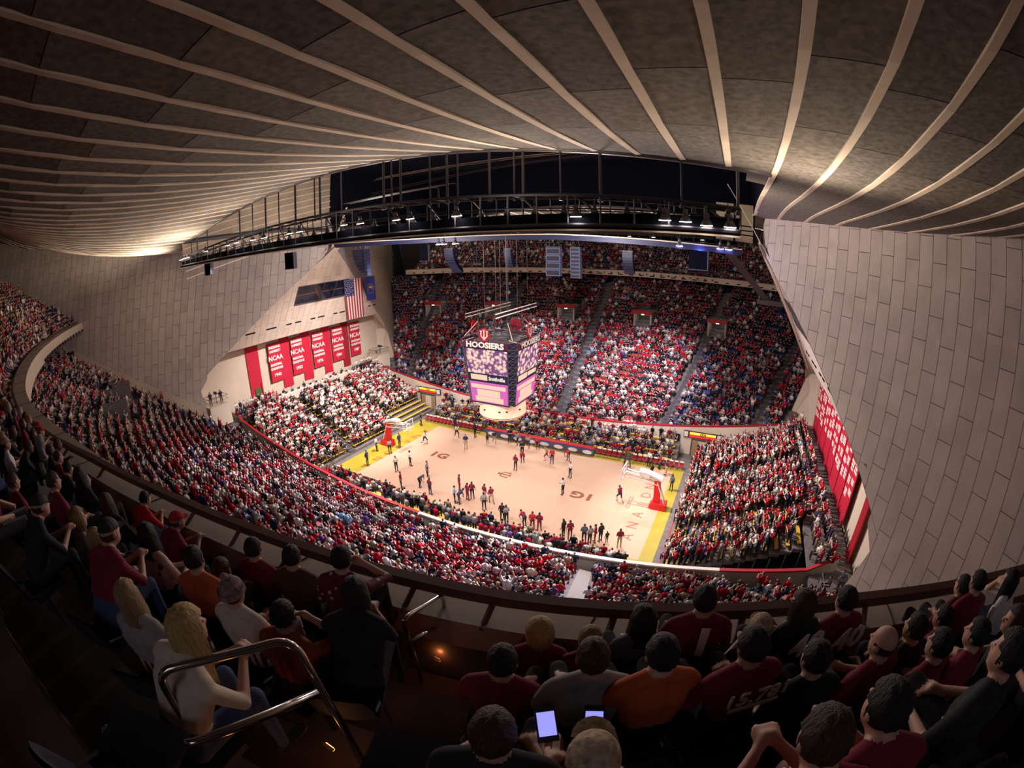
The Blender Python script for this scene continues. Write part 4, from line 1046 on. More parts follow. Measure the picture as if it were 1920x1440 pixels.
# ---- centre-hung scoreboard
M['headdark'] = mat('dark_header', (.07, .012, .035), .6)
sb = empty('centre_scoreboard', (0, 0, 7.2), 0, 'four sided hanging scoreboard with lit screens and a pale round drum below', 'scoreboard')
def sbz(z): return z-7.2
def hw(z):   # half width of face and face distance at a height
    t = (z-9)/(15.2-9); return 2.05+.31*t, 2.5+.62*t
for q in range(4):
    Rz = Matrix.Rotation(q*PI/2, 3, 'Z')
    def face(u, z, out=0.): 
        h_, s_ = hw(z); return Rz @ Vector((u*h_, -(s_+out), sbz(z)))
    def panel(name, u0, u1, z0, z1, m, out=.03, dep=.06):
        b = MB(); P = [face(u0, z0, out), face(u1, z0, out), face(u1, z1, out), face(u0, z1, out)]
        b.prism(P, Rz @ Vector((0, dep, 0))); return b.build(name, m, sb)
    panel('case_panel', -1.03, 1.03, 8.95, 14.62, M['navy'], 0, .25)
    panel('header', -1.03, 1.03, 14.62, 15.25, M['headdark'], .08, .3)
    t_ = text('header_letters', 'HOOSIERS', Rz @ Vector((0, -hw(15)[1]-.125, sbz(14.94))), (PI/2, 0, q*PI/2), .74, M['white'], sb, .01, .03, sx=1.18)
    panel('video_screen', -.96, .96, 12.1, 14.5, M['video'])
    panel('video_joint', -.004, .004, 12.1, 14.5, M['steel'], .034, .004)
    panel('advert_light', -.86, -.03, 11.42, 11.95, M['screencream'])
    if q % 2 == 0: text('advert_letters', 'Smithville', Rz @ Vector((.98, -hw(11.6)[1]-.05, sbz(11.66))), (PI/2, 0, q*PI/2), .50, M['white'], sb, .005, .014, sx=.92)
    else: panel('advert_light', .05, .9, 11.5, 11.92, M['screencream'])
    panel('lower_screen', -.97, .97, 9.1, 11.2, M['screenpink'])
    panel('screen_graphic', -.90, .86, 10.55, 10.95, M['screencream'], .035, .004)
    panel('screen_graphic', -.62, .58, 9.75, 10.45, M['screencream'], .035, .004)
    panel('screen_graphic', -.74, .74, 9.2, 9.72, M['screencream'], .035, .004)
    # corner truss
    b = MB(); h0, s0 = hw(9); h1, s1 = hw(15.2)
    a0 = Rz @ Vector((h0+.02, -s0, sbz(9))); a1 = Rz @ Vector((h1+.02, -s1, sbz(15.2))); c0 = Rz @ Vector((s0, -h0-.02, sbz(9))); c1_ = Rz @ Vector((s1, -h1-.02, sbz(15.2)))
    b.bar(a0, a1, .05, 5); b.bar(c0, c1_, .05, 5)
    for i in range(11):
        t0 = i/11; t1 = (i+1)/11
        b.bar(a0.lerp(a1, t0), c0.lerp(c1_, t0), .025, 4); b.bar(a0.lerp(a1, t0), c0.lerp(c1_, t1), .02, 4); b.bar(c0.lerp(c1_, t0), a0.lerp(a1, t1), .02, 4)
    b.build('corner_truss', M['steel2'], sb)
    b = MB(); b.poly([a0.lerp(Vector((0, 0, a0.z)), .06), c0.lerp(Vector((0, 0, c0.z)), .06), c1_.lerp(Vector((0, 0, c1_.z)), .06), a1.lerp(Vector((0, 0, a1.z)), .06)]); b.build('corner_panel', M['navy'], sb)
    # roundel with trident above the header
    ctr = Rz @ Vector((-.05, -hw(15.2)[1]-.02, sbz(15.92))); n = 24
    b = MB(); P = [ctr+Rz @ Vector((.62*math.cos(2*PI*i/n), 0, .66*math.sin(2*PI*i/n))) for i in range(n)]; b.prism(P, Rz @ Vector((0, .08, 0))); rd = b.build('roundel', M['crimson'], sb)
    b = MB(); trident(b, 0, 0, .88, 1.02, lambda u, v: ctr+Rz @ Vector((u, -.02, v))); b.build('trident_logo', M['white'], rd)
    # outriggers
    b = MB(); b.bar(Rz @ Vector((-2.0, -1.9, sbz(15.3))), Rz @ Vector((-2.35, -3.3, sbz(15.2))), .04, 4); b.bar(Rz @ Vector((-2.6, -2.6, sbz(15.5))), Rz @ Vector((-1.6, -1.6, sbz(16.9))), .04, 4)
    b.build('outrigger', M['smooth'], sb)
b = MB(); n = 32
for (r0, z0), (r1, z1) in (((2.38, 7.35), (2.38, 9.05)), ((2.2, 7.2), (2.38, 7.35)), ((2.38, 9.05), (1.8, 9.3))):
    P = [(r0*math.cos(2*PI*i/n), r0*math.sin(2*PI*i/n), sbz(z0)) for i in range(n)]+[(r1*math.cos(2*PI*i/n), r1*math.sin(2*PI*i/n), sbz(z1)) for i in range(n)]
    b.add(P, [(i, (i+1) % n, n+(i+1) % n, n+i) for i in range(n)])
b.poly([(2.2*math.cos(2*PI*i/n), 2.2*math.sin(2*PI*i/n), 0) for i in range(n)][::-1])
b.build('drum', mat('lit_drum', (.85, .62, .47), .6, emit=(1, .62, .42), es=.35), sb, True)
b = MB(); b.tube([(2.4*math.cos(t), 2.4*math.sin(t), sbz(7.42)) for t in np.linspace(0, 2*PI, 33)], .03, 5); b.build('drum_rim', M['steel2'], sb)
for t in (-1.9, -1.2, -.9, -2.4, -.3):
    b = MB(); b.box((2.4*math.cos(t), 2.4*math.sin(t), sbz(8.2)), (.16, .16, .12)); b.build('drum_speaker', M['steel'], sb)
b = MB(); b.box((0, 0, sbz(15.0)), (4.4, 4.4, .1)); b.build('top_deck', M['steel2'], sb)
b = MB()
for t in range(8):
    a = PI/4*t; b.bar((0, 0, sbz(15.6)), (2.5*math.cos(a), 2.5*math.sin(a), sbz(15.5)), .04, 4)
    a2 = a+PI/4; b.bar((3.0*math.cos(a), 3.0*math.sin(a), sbz(15.8)), (3.0*math.cos(a2), 3.0*math.sin(a2), sbz(15.8)), .05, 4); b.bar((2.4*math.cos(a), 2.4*math.sin(a), sbz(15.1)), (3.0*math.cos(a), 3.0*math.sin(a), sbz(15.8)), .04, 4)
for sx in (-1, 1):
    for sy in (-1, 1): b.bar((sx*1.6, sy*1.6, sbz(15.1)), (sx*1.6, sy*1.6, sbz(17.2)), .06, 4)
b.build('roof_truss', M['steel2'], sb)['kind'] = 'stuff'
for (x, y) in ((-1.2, -1), (1.2, -1), (-1.2, 1.2), (1.2, 1.2), (0, 0), (.4, .8)):
    b = MB(); b.bar((x, y, sbz(15.2)), (x, y, sbz(24.6)), .025, 4); b.build('hoist_cable', M['steel2'], sb)
for x, y0, y1, lb in ((-3.3, -1.2, 8.2, 'long white twin tube rigging bar above the band side of the scoreboard'), (2.6, -5.6, 2.6, 'long white twin tube rigging bar above the student side of the scoreboard')):
    z = 17.3 if x < 0 else 18.2
    r = empty('rigging_bar', (x, (y0+y1)/2, z), 0, lb, 'truss'); L_ = y1-y0
    for dz in (-.22, .12):
        b = MB(); b.bar((0, -L_/2, dz), (0, L_/2, dz), .05, 6); b.build('tube', M['white'], r)
    b = MB()
    for k in range(9): b.bar((0, -L_/2+L_*k/8, -.22), (0, -L_/2+L_*k/8, .12), .02, 4)
    b.bar((0, -L_/4, .1), (0, -L_/4, 24.9-z), .02, 4); b.bar((0, L_/4, .1), (0, L_/4, 24.9-z), .02, 4); b.build('hanger', M['steel'], r)

# ---- banners, flags, doors of the band end
BX = -33.0+.05
for (y, w_, yr) in ((-4.72, 2.12, '1940'), (-.83, 2.05, '1953'), (3.18, 2.14, '1976'), (7.1, 2.3, '1981'), (10.9, 2.15, '1987')):
    r = empty('championship_banner', (BX+.25, y, 7.8), 0, 'red hanging banner with white lettering dated %s' % yr, 'banner', 'championship banners of the band end')
    b = MB(); n = 8; vs = []
    for i in range(n+1):
        u = -w_/2+w_*i/n; dx = .04*math.sin(i*1.7)
        vs += [(dx, u, 0), (dx, u, 5.3)]
    b.add(vs, [(2*i, 2*i+2, 2*i+3, 2*i+1) for i in range(n)]); b.add([(v[0]-.02, v[1], v[2]) for v in vs], [(2*i+1, 2*i+3, 2*i+2, 2*i) for i in range(n)]); b.build('cloth', M['banner'], r)
    for tx, z, sz, sxx in (('INDIANA', 4.75, .50, .95), ('UNIVERSITY', 4.2, .44, .82), ('NCAA', 3.25, .92, .95), ('BASKETBALL', 2.35, .44, .78), ('CHAMPIONS', 1.8, .46, .80), (yr, .9, .62, 1)):
        text('banner_letters', tx, (.09, 0, z), (PI/2, 0, PI/2), sz, M['white'], r, .004, .02, sx=sxx)
    b = MB(); b.bar((0, -w_/2, 5.33), (0, w_/2, 5.33), .04, 5); b.build('banner_pole', M['steel2'], r)
rc = recess[-1]
for ya, yb in ((-9.25, -7.25), (-3.6, -1.9), (.25, 2.0), (4.3, 5.9), (8.3, 9.75)):
    b = MB(); b.box((BX-.1, (ya+yb)/2, 8.9 if ya < -9 else 10), (.06, yb-ya, 9.0 if ya < -9 else 7.2)); b.build('red_wall_bay', M['banner'] if ya < 8 else M['bannerdark'], rc)
dr = empty('door_1', kind='structure', label='green door in the red wall bay beside the first banner')
b = MB(); b.box((BX-.02, -8.15, 6.6), (.08, 1.0, 2.2)); b.build('door_leaf', M['green'], dr)
b = MB(); b.box((BX-.02, -7.5, 6.9), (.1, .12, 2.8)); b.build('door_frame', M['crimson'], dr)
b = MB(); b.box((BX+.03, -7.7, 6.6), (.06, .05, .2)); b.build('door_handle', M['chrome'], dr)
r = empty('national_flag', (0, 0, 0), 0, 'hanging American flag with stars canton at top beside the tilted window', 'flag')
def fpl(y, z, o=.12): return (-(face_x(z)-.05-o+.0), y, z)
def fl_quad(u0, u1, v0, v1, o=.0):   # u 0..1 across, v 0..1 down
    def P(u, v):
        z = 20.45-v*6.25; y = 3.45+v*3.6+u*3.42; return (-(face_x(z)-.12-o), y, z)
    return [P(u0, v0), P(u0, v1), P(u1, v1), P(u1, v0)]
fr_ = M['crimson']
fred = mat('flag_red', (.42, .02, .05), .8); fblue = mat('flag_blue', (.03, .03, .16), .8)
b = MB(); b.poly(fl_quad(0, 1, 0, 1)); b.poly(fl_quad(0, 1, 0, 1, -.02)[::-1]); b.build('cloth', M['white'], r)
for k in range(13):
    if k % 2 == 0: b = MB(); b.poly(fl_quad(k/13, (k+1)/13, 0, 1, .01)); b.build('stripe', fred, r)
b = MB(); b.poly(fl_quad(0, .54, 0, .40, .02)); b.build('canton', fblue, r)
b = MB()
for i in range(9):
    for j in range(6 if i % 2 == 0 else 5):
        u = .04+(j+(.5 if i % 2 else 0))*.088; v = .025+i*.043; q = fl_quad(u-.012, u+.012, v-.008, v+.008, .03); b.poly(q)
b.build('star', M['white'], r)
r = empty('state_flag', (0, 0, 0), 0, 'dark blue hanging flag with a gold torch and ring of stars', 'flag')
def sfp(u, v, o=0): z = 20.45-v*3.75; return (-(face_x(z)-.12-o), 7.5+v*2.4+u*1.95, z)
sblue = mat('state_flag_blue', (.035, .05, .30), .8); gold = mat('flag_gold', (.7, .55, .15), .6)
b = MB(); b.poly([sfp(0, 0), sfp(0, 1), sfp(1, 1), sfp(1, 0)]); b.build('cloth', sblue, r)
b = MB()
for k in range(19):
    a = 2*PI*k/13 if k < 13 else PI+PI*(k-13)/5; rr = .33 if k < 13 else .22
    u = .5+rr*math.cos(a)*1.1; v = .5+rr*math.sin(a)*.62; b.poly([sfp(u-.03, v-.015, .01), sfp(u-.03, v+.015, .01), sfp(u+.03, v+.015, .01), sfp(u+.03, v-.015, .01)])
for k in range(7):
    a = PI/2*.0+PI*k/6-PI/2; u0, v0 = .5, .45; u1 = u0+.2*math.cos(a); v1 = v0+.11*math.sin(a)
    b.poly([sfp(u0, v0-.01, .01), sfp(u0, v0+.01, .01), sfp(u1, v1+.006, .01), sfp(u1, v1-.006, .01)])
b.poly([sfp(.3, .42, .012), sfp(.3, .46, .012), sfp(.6, .49, .012), sfp(.6, .40, .012)])
b.build('torch_emblem', gold, r)
# press tables
for y0, y1, zz in ((-6.6, 1.9, 6.3), (2.8, 7.7, 6.3)):
    r = empty('press_table', (-31.0, (y0+y1)/2, 5.25), 0, 'long pale press table with laptops under the banners, %s one' % ('longer' if y0 < 0 else 'shorter'), 'table')
    b = MB(); b.box((0, 0, 1.0), (.8, y1-y0, .08)); b.build('table_top', M['white'], r)
    b = MB(); b.box((.38, 0, .5), (.05, y1-y0, 1.0)); b.build('front_panel', M['cream'], r)
    for k in range(int((y1-y0)/1.1)):
        b = MB(); yy = -(y1-y0)/2+.6+1.1*k; b.box((0, yy, 1.06), (.3, .4, .03)); b.box((-.16+.3, yy, 1.18), (.03, .4, .26)); b.build('laptop', M['steel'], r)
# camera nests at the recess corners
for s, sy, lb in ((-1, -1, 'white camera platform in the recess corner below the first banner'), (-1, 1, 'white camera platform in the far recess corner past the last banner'), (1, -1, 'crowded camera platform beside the student end stand')):
    z0 = 8.2 if s < 0 and sy < 0 else (7.2 if s < 0 else 5.3)
    r = empty('camera_platform', (s*31.2, sy*(15.7 if sy < 0 else 14.6), z0), 0, lb, 'platform')
    b = MB(); b.box((0, 0, -1.4), (1.9, 2.9, 2.6)); b.build('box', M['cream'], r)
    b = MB()
    for a, c_ in (((-.95, -1.4), (.95, -1.4)), ((.95, -1.4), (.95, 1.4)), ((-.95, 1.4), (.95, 1.4)), ((-.95, -1.4), (-.95, 1.4))):
        b.bar((a[0], a[1], .9), (c_[0], c_[1], .9), .03, 4); b.bar((a[0], a[1], .45), (c_[0], c_[1], .45), .02, 4); b.bar((a[0], a[1], -.1), (a[0], a[1], .9), .03, 4)
    b.build('guard_rail', M['steel2'], r)
    b = MB(); b.bar((.2, 0, 0), (.2, 0, 1.2), .04, 5); b.box((.2, 0, 1.35), (.6, .25, .28)); b.bar((.5, 0, 1.35), (.8, 0, 1.35), .09, 8); b.build('camera', M['steel'], r)
# retired-jersey wall of the student end
rc = recess[1]
b = MB(); b.poly([(32.9, -12.4, 5.4), (32.9, 13.2, 5.4), (32.9, 13.2, 13.4), (32.9, -12.4, 13.4)]); 
for k in range(9):
    y = 12.0-2.62*k
    if k > 7: break
    r = empty('honour_banner', (32.75, y, 5.6), 0, ['red wall banner with rows of small white lettering at the student end'][0], 'banner', 'lettered red banners of the student end')
    b = MB(); b.box((0, 0, 3.7), (.06, 2.4, 7.4)); b.build('cloth', M['banner'], r)
    random.seed(50+k)
    for c_ in range(2):
        zz = 6.8
        while zz > 2.2:
            hgt = random.choice((.5, .7, .9)); 
            for l_ in range(3): b = MB(); b.box((-.045, -.55+1.1*c_, zz-l_*hgt/3), (.02, random.uniform(.55, .95), hgt/3*.62)); b.build('lettering_line', M['white'], r)
            zz -= hgt+.35
b = MB(); b.box((32.8, -11.2, 7.5), (.1, 1.1, 6.0)); b.build('red_wall_bay', M['crimson'], rc)

# ================================================================== PEOPLE
COL = {'white': (.72, .69, .68), 'cream': (.62, .52, .44), 'grey': (.30, .29, .30), 'slate': (.10, .11, .14), 'black': (.018, .018, .024), 'navy': (.025, .035, .10),
       'wine': (.20, .012, .035), 'red': (.55, .015, .03), 'crimson': (.34, .012, .035), 'orange': (.50, .10, .03), 'rust': (.28, .06, .03), 'brown': (.10, .045, .03), 'teal': (.02, .08, .08),
       'tan': (.42, .32, .24), 'sky': (.25, .45, .62), 'purple': (.16, .06, .30), 'denim': (.05, .07, .16), 'dark': (.02, .02, .03), 'gold': (.50, .34, .13), 'blond': (.36, .24, .13), 'knit': (.22, .16, .18), 'pink': (.60, .30, .38)}
CM = {}
def cloth(c):
    if c not in CM:
        if c == 'stripe':
            m = mat('candy_striped_cloth', (.5, .42, .4), .8); nt = m.node_tree; b = nt.nodes['Principled BSDF']
            tc = nt.nodes.new('ShaderNodeTexCoord'); wv = nt.nodes.new('ShaderNodeTexWave'); wv.inputs['Scale'].default_value = 4.5; wv.bands_direction = 'X'; wv.inputs['Distortion'].default_value = .6; wv.inputs['Detail'].default_value = 0
            cr = nt.nodes.new('ShaderNodeValToRGB'); cr.color_ramp.interpolation = 'CONSTANT'; cr.color_ramp.elements[0].color = (.16, .012, .02, 1); cr.color_ramp.elements[1].position = .5; cr.color_ramp.elements[1].color = (.62, .50, .44, 1)
            nt.links.new(tc.outputs['Object'], wv.inputs['Vector']); nt.links.new(wv.outputs[0], cr.inputs[0]); nt.links.new(cr.outputs[0], b.inputs['Base Color'])
        elif c in ('floral', 'stars'):
            m = mat(c+'_cloth', (.5, .3, .3), .8); nt = m.node_tree; b = nt.nodes['Principled BSDF']
            tc = nt.nodes.new('ShaderNodeTexCoord'); v = nt.nodes.new('ShaderNodeTexVoronoi'); v.inputs['Scale'].default_value = 11 if c == 'floral' else 12
            cr = nt.nodes.new('ShaderNodeValToRGB'); cr.color_ramp.interpolation = 'CONSTANT'
            A_, B_ = ((.12, .02, .05), (.62, .42, .42)) if c == 'floral' else ((.60, .45, .32), (.13, .015, .03))
            cr.color_ramp.elements[0].color = (*A_, 1); cr.color_ramp.elements[1].position = .34 if c == 'floral' else .2; cr.color_ramp.elements[1].color = (*B_, 1)
            nt.links.new(tc.outputs['Object'], v.inputs['Vector']); nt.links.new(v.outputs['Distance'], cr.inputs[0]); nt.links.new(cr.outputs[0], b.inputs['Base Color'])
        elif c == 'knit':
            m = mat('knit_wool', (.22, .15, .17), .95, noise=(38, .8), bump=(60, .8))
        else: m = mat(c+'_cloth', COL[c], .85, noise=(3, .12))
        CM[c] = m
    return CM[c]
SKIN = [mat('skin_light', (.55, .32, .24), .55, noise=(6, .05)), mat('skin_tan', (.42, .24, .17), .55), mat('skin_brown', (.16, .08, .055), .5)]
HAIRC = {'black': (.012, .010, .012), 'dark': (.02, .015, .014), 'brown': (.055, .028, .018), 'blond': (.34, .22, .11), 'gold': (.52, .34, .14), 'tan': (.45, .34, .24), 'knit': (.25, .17, .19), 'grey': (.3, .28, .27), 'red': (.45, .02, .04)}
HM = {}
def hairmat(c):
    if c not in HM: HM[c] = mat(c+'_hair', HAIRC[c], .6, noise=(30, .35), bump=(45, .9), stretch=(3, 3, .5)) if c not in ('tan', 'knit', 'red') else mat(c+'_headwear', HAIRC[c], .9, noise=(30, .5), bump=(50, .6))
    return HM[c]
def capsule_mesh(bm, a, b, ra, rb, seg=10):
    a = Vector(a); b = Vector(b); d = b-a; L = d.length
    q = d.to_track_quat('Z', 'Y').to_matrix().to_4x4() if L > 1e-5 else Matrix.Identity(4)
    if L > 1e-5: bmesh.ops.create_cone(bm, cap_ends=True, segments=seg, radius1=ra, radius2=rb, depth=L, matrix=Matrix.Translation((a+b)/2) @ q)
    for P, r in ((a, ra), (b, rb)): bmesh.ops.create_uvsphere(bm, u_segments=seg, v_segments=7, radius=r, matrix=Matrix.Translation(P))
def ell(bm, c, r, rot=None):
    Mx = Matrix.Translation(c) @ (rot.to_4x4() if rot else Matrix.Identity(4)) @ Matrix.Diagonal((r[0], r[1], r[2], 1))
    bmesh.ops.create_uvsphere(bm, u_segments=18, v_segments=12, radius=1, matrix=Mx)
def make_body(name, J, female=False, voxel=.0125):
    """J: joints. returns (mesh, head centre)"""
    bm = bmesh.new(); tags = []
    def cap(a, b, ra, rb, tag): capsule_mesh(bm, a, b, ra, rb); tags.append((Vector(a), Vector(b), ra, rb, tag))
    P, N, Hd = Vector(J['pelvis']), Vector(J['neck']), Vector(J['head'])
    Hd = Hd-Vector((0, 0, .03)); hr = J.get('turn', 0.); R_ = Matrix.Rotation(hr, 3, 'Z')
    up = (N-P).normalized(); side = Vector(J.get('side', (1, 0, 0))).normalized(); fw = up.cross(side)*-1
    sw = .175 if female else .20
    ch = P+(N-P)*.66; wst = P+(N-P)*.30
    # torso as paired tapered columns
    for q in (-1, 1):
        cap(P+side*q*.085, wst+side*q*.07, .105, .095, 2); cap(wst+side*q*.07, ch+side*q*.09, .10, .115, 1)
        cap(ch+side*q*.09, N+side*q*(sw-.03)-up*.07, .115, .062, 1)
    cap(P+side*0, wst, .11, .10, 2); cap(wst, ch, .105, .12, 1); cap(ch, N-up*.04, .12, .065, 1)
    cap(N-up*.03, Hd-Vector((0, 0, .06)), .052, .05, 0)
    # head
    tags.append((Hd, Hd, .10, .10, 0))
    ell(bm, Hd+Vector((0, 0, .02)), (.076, .095, .105)); ell(bm, Hd+R_ @ Vector((0, .025, -.045)), (.058, .07, .075)); ell(bm, Hd+R_ @ Vector((0, .062, -.088)), (.028, .028, .022))
    capsule_mesh(bm, Hd+R_ @ Vector((0, .088, .015)), Hd+R_ @ Vector((0, .108, -.022)), .009, .016, 6)
    capsule_mesh(bm, Hd+R_ @ Vector((-.035, .078, .032)), Hd+R_ @ Vector((.035, .078, .032)), .013, .013, 6)
    capsule_mesh(bm, Hd+R_ @ Vector((-.018, .088, -.055)), Hd+R_ @ Vector((.018, .088, -.055)), .009, .009, 6)
    for q in (-1, 1): ell(bm, Hd+R_ @ Vector((q*.078, -.005, -.002)), (.012, .024, .034))
    sh = {}
    for q, k in ((-1, 'L'), (1, 'R')):
        cap(N+up*.035, N+side*q*(sw-.02)-up*.06, .05, .058, 1); s0 = N+side*q*sw-up*.085; el = Vector(J['elb'+k]); wr = Vector(J['wr'+k])
        cap(s0, el, .058 if not female else .05, .045, 1 if not J.get('bare') else 0); 
        mid = s0.lerp(el, .55)
        cap(el, wr, .042, .027, J.get('fore', 0))
        hd = (wr-el).normalized(); dn = Vector(J.get('palm'+k, (0, 0, -1))); sd = hd.cross(dn).normalized()
        pm = wr+hd*.05; cap(wr, pm+hd*.01, .026, .034, 0)
        for fi in range(4):
            base = wr+hd*.075+sd*(fi-1.5)*.021; L_ = (.062, .072, .068, .052)[fi]
            p1 = base+hd*L_*.55+dn*.012; p2 = p1+hd*L_*.35+dn*.030
            cap(base, p1, .0105, .0095, 0); cap(p1, p2, .0095, .008, 0)
        tb_ = wr+hd*.035-sd*.03*q; cap(tb_, tb_+hd*.035-sd*.028*q, .012, .011, 0); cap(tb_+hd*.035-sd*.028*q, tb_+hd*.065-sd*.030*q+dn*.012, .011, .009, 0)
        hp = P+side*q*.095; kn = Vector(J['kn'+k]); an = Vector(J['an'+k])
        cap(hp, kn, .092, .062, 2); cap(kn, an, .06, .040, 2 if not J.get('shorts') else 0)
        ft = an+Vector(J.get('toe'+k, (0, .17, -.05))); cap(an-Vector((0, .04, .045)), ft, .042, .036, 3)
    me = bpy.data.meshes.new(name); bm.to_mesh(me); bm.free()
    o = bpy.data.objects.new('tmp', me); C.objects.link(o)
    r = o.modifiers.new('r', 'REMESH'); r.mode = 'VOXEL'; r.voxel_size = voxel; r.use_smooth_shade = True
    sm_ = o.modifiers.new('s', 'SMOOTH'); sm_.iterations = 2; sm_.factor = .4
    dg = bpy.context.evaluated_depsgraph_get(); dg.update()
    me2 = bpy.data.meshes.new_from_object(o.evaluated_get(dg)); bpy.data.objects.remove(o)
    me2.name = name; nf = len(me2.polygons)
    ctr = np.empty(nf*3); me2.polygons.foreach_get('center', ctr); ctr = ctr.reshape(-1, 3)
    best = np.full(nf, 1e9); tg = np.zeros(nf, int)
    for a, b, ra, rb, t in tags:
        A = np.array(a); D = np.array(b)-A; L2 = D@D
        u = np.clip(((ctr-A)@D)/L2, 0, 1) if L2 > 1e-9 else np.zeros(nf)
        dist = np.linalg.norm(ctr-(A+u[:, None]*D), axis=1)-(ra+(rb-ra)*u)
        k = dist < best; best[k] = dist[k]; tg[k] = t
    hm = np.linalg.norm((ctr-np.array(Hd))/np.array([.095, .12, .13]), axis=1) < 1.02; tg[hm] = 0
    for i in range(5): me2.materials.append(SKIN[0])
    # eyes: dark glossy beads added as islands
    bm = bmesh.new(); bm.from_mesh(me2)
    for q in (-1, 1): bmesh.ops.create_icosphere(bm, subdivisions=1, radius=.008, matrix=Matrix.Translation(Hd+R_ @ Vector((q*.031, .083, .010))))
    bm.to_mesh(me2); bm.free()
    tg = np.concatenate([tg, np.full(len(me2.polygons)-nf, 4)]); me2.polygons.foreach_set('material_index', tg.astype(np.int32)); me2.shade_smooth()
    return me2, Hd
EYE = mat('eye', (.02, .015, .012), .2)
BD = {}
sit = dict(pelvis=(0, 0, .56), neck=(0, .02, 1.04), head=(0, .055, 1.21), elbL=(-.27, .06, .74), elbR=(.27, .06, .74), wrL=(-.14, .28, .66), wrR=(.14, .28, .66), knL=(-.13, .46, .56), knR=(.13, .46, .56), anL=(-.13, .46, .11), anR=(.14, .44, .11))
BD['sit'] = make_body('body_sitting', sit)
BD['sitf'] = make_body('body_sitting_slim', dict(sit, turn=.25, wrL=(-.05, .30, .68), wrR=(.07, .30, .68)), True)
lean = dict(sit, neck=(0, .27, .98), head=(0, .37, 1.12), elbL=(-.20, .36, .68), elbR=(.20, .36, .68), wrL=(-.05, .55, .74), wrR=(.05, .55, .74))
BD['lean'] = make_body('body_leaning', lean)
BD['armup'] = make_body('body_arm_raised', dict(sit, neck=(0, .10, 1.03), head=(0, .15, 1.20), elbR=(.26, .40, .82), wrR=(.10, .30, 1.05), palmR=(0, -1, 0), knR=(.16, .44, .66), anR=(.16, .48, .2)))
st = dict(pelvis=(0, 0, .94), neck=(0, .02, 1.47), head=(0, .04, 1.64), elbL=(-.27, -.02, 1.12), elbR=(.27, -.02, 1.12), wrL=(-.25, .10, .90), wrR=(.25, .10, .90), knL=(-.11, .02, .50), knR=(.12, .02, .50), anL=(-.12, -.02, .10), anR=(.14, .03, .10))
BD['stand'] = make_body('body_standing', st, voxel=.02)
BD['folded'] = make_body('body_folded_arms', dict(st, wrL=(.10, .20, 1.20), wrR=(-.10, .22, 1.16)), voxel=.02)
BD['run'] = make_body('body_running', dict(st, neck=(0, .10, 1.44), head=(0, .17, 1.60), knL=(-.11, .30, .58), anL=(-.12, .16, .20), knR=(.11, -.10, .52), anR=(.11, -.42, .30), elbL=(-.30, -.14, 1.14), wrL=(-.26, .10, 1.10), elbR=(.30, .20, 1.18), wrR=(.22, .42, 1.32), shorts=1), voxel=.02)
BD['bend'] = make_body('body_bending', dict(st, neck=(0, .40, 1.22), head=(0, .52, 1.34), elbL=(-.24, .42, .92), elbR=(.24, .42, .92), wrL=(-.12, .45, .68), wrR=(.12, .45, .68), knL=(-.12, .10, .52), knR=(.12, .10, .52)), voxel=.02)
BD['wave'] = make_body('body_clapping', dict(st, elbL=(-.28, .16, 1.22), elbR=(.28, .16, 1.22), wrL=(-.06, .34, 1.40), wrR=(.06, .34, 1.40)), voxel=.02)
def hair_mesh(kind, seed=0):
    rg = random.Random(seed); bm = bmesh.new()
    bmesh.ops.create_uvsphere(bm, u_segments=28, v_segments=18, radius=1)
    R3 = {'short': (.088, .106, .116), 'long': (.097, .116, .124), 'bob': (.108, .120, .124), 'cap': (.090, .110, .112), 'beanie': (.097, .118, .128), 'bald': (.083, .102, .09)}[kind]
    dl = []
    for v in bm.verts:
        x, y, z = v.co
        if kind == 'short' and ((z < .05 and y > .30) or z < -.45 or (y > .62 and z < .42)): dl.append(v)
        if kind == 'long' and ((y > .50 and z < .45)): dl.append(v)
        if kind == 'bob' and ((y > .50 and z < .42) or z < -.92): dl.append(v)
        if kind == 'cap' and z < .08: dl.append(v)
        if kind == 'beanie' and z < -.02: dl.append(v)
        if kind == 'bald' and (z > .25 or z < -.5 or y > .3): dl.append(v)
    bmesh.ops.delete(bm, geom=dl, context='VERTS')
    for v in bm.verts:
        n = v.co.normalized(); k = 1+.045*math.sin(17*n.x+3*seed)*math.sin(13*n.z+5*n.y)+rg.uniform(-.02, .02)
        if kind in ('cap',): k = 1
        z = v.co.z
        c = Vector((n.x*R3[0]*k, n.y*R3[1]*k, n.z*R3[2]*k+.018))
        if kind == 'long' and z < -.1:
            t = (-.1-z)/.9; c.z = -.0+c.z-.34*t; c.y -= .012*t; c.x *= 1+.30*math.sin(min(1, t*1.2)*PI*.5); c.x += .012*math.sin(40*n.x)*t
        if kind == 'bob' and z < -.1: t = (-.1-z)/.9; c.z -= .10*t; c.x *= 1+.12*t
        v.co = c
    if kind == 'cap':
        vs = []
        for i in range(9):
            a = PI*(i/8); vs.append(bm.verts.new((.075*math.cos(a), .085+.085*math.sin(a), .026+.006*math.sin(a))))
        bm.faces.new(vs); vs2 = [bm.verts.new(v.co+Vector((0, 0, .006))) for v in vs]; bm.faces.new(vs2)
    if kind == 'beanie':
        bmesh.ops.create_icosphere(bm, subdivisions=2, radius=.034, matrix=Matrix.Translation((0, -.02, .168)))
        bmesh.ops.create_cone(bm, cap_ends=False, segments=24, radius1=.104, radius2=.102, depth=.05, matrix=Matrix.Translation((0, -.004, .035)) @ Matrix.Diagonal((1, 1.18, 1, 1)))
    me = bpy.data.meshes.new('hair_'+kind); bm.to_mesh(me); bm.free(); me.materials.append(hairmat('black')); me.shade_smooth(); return me
HAIR = {}
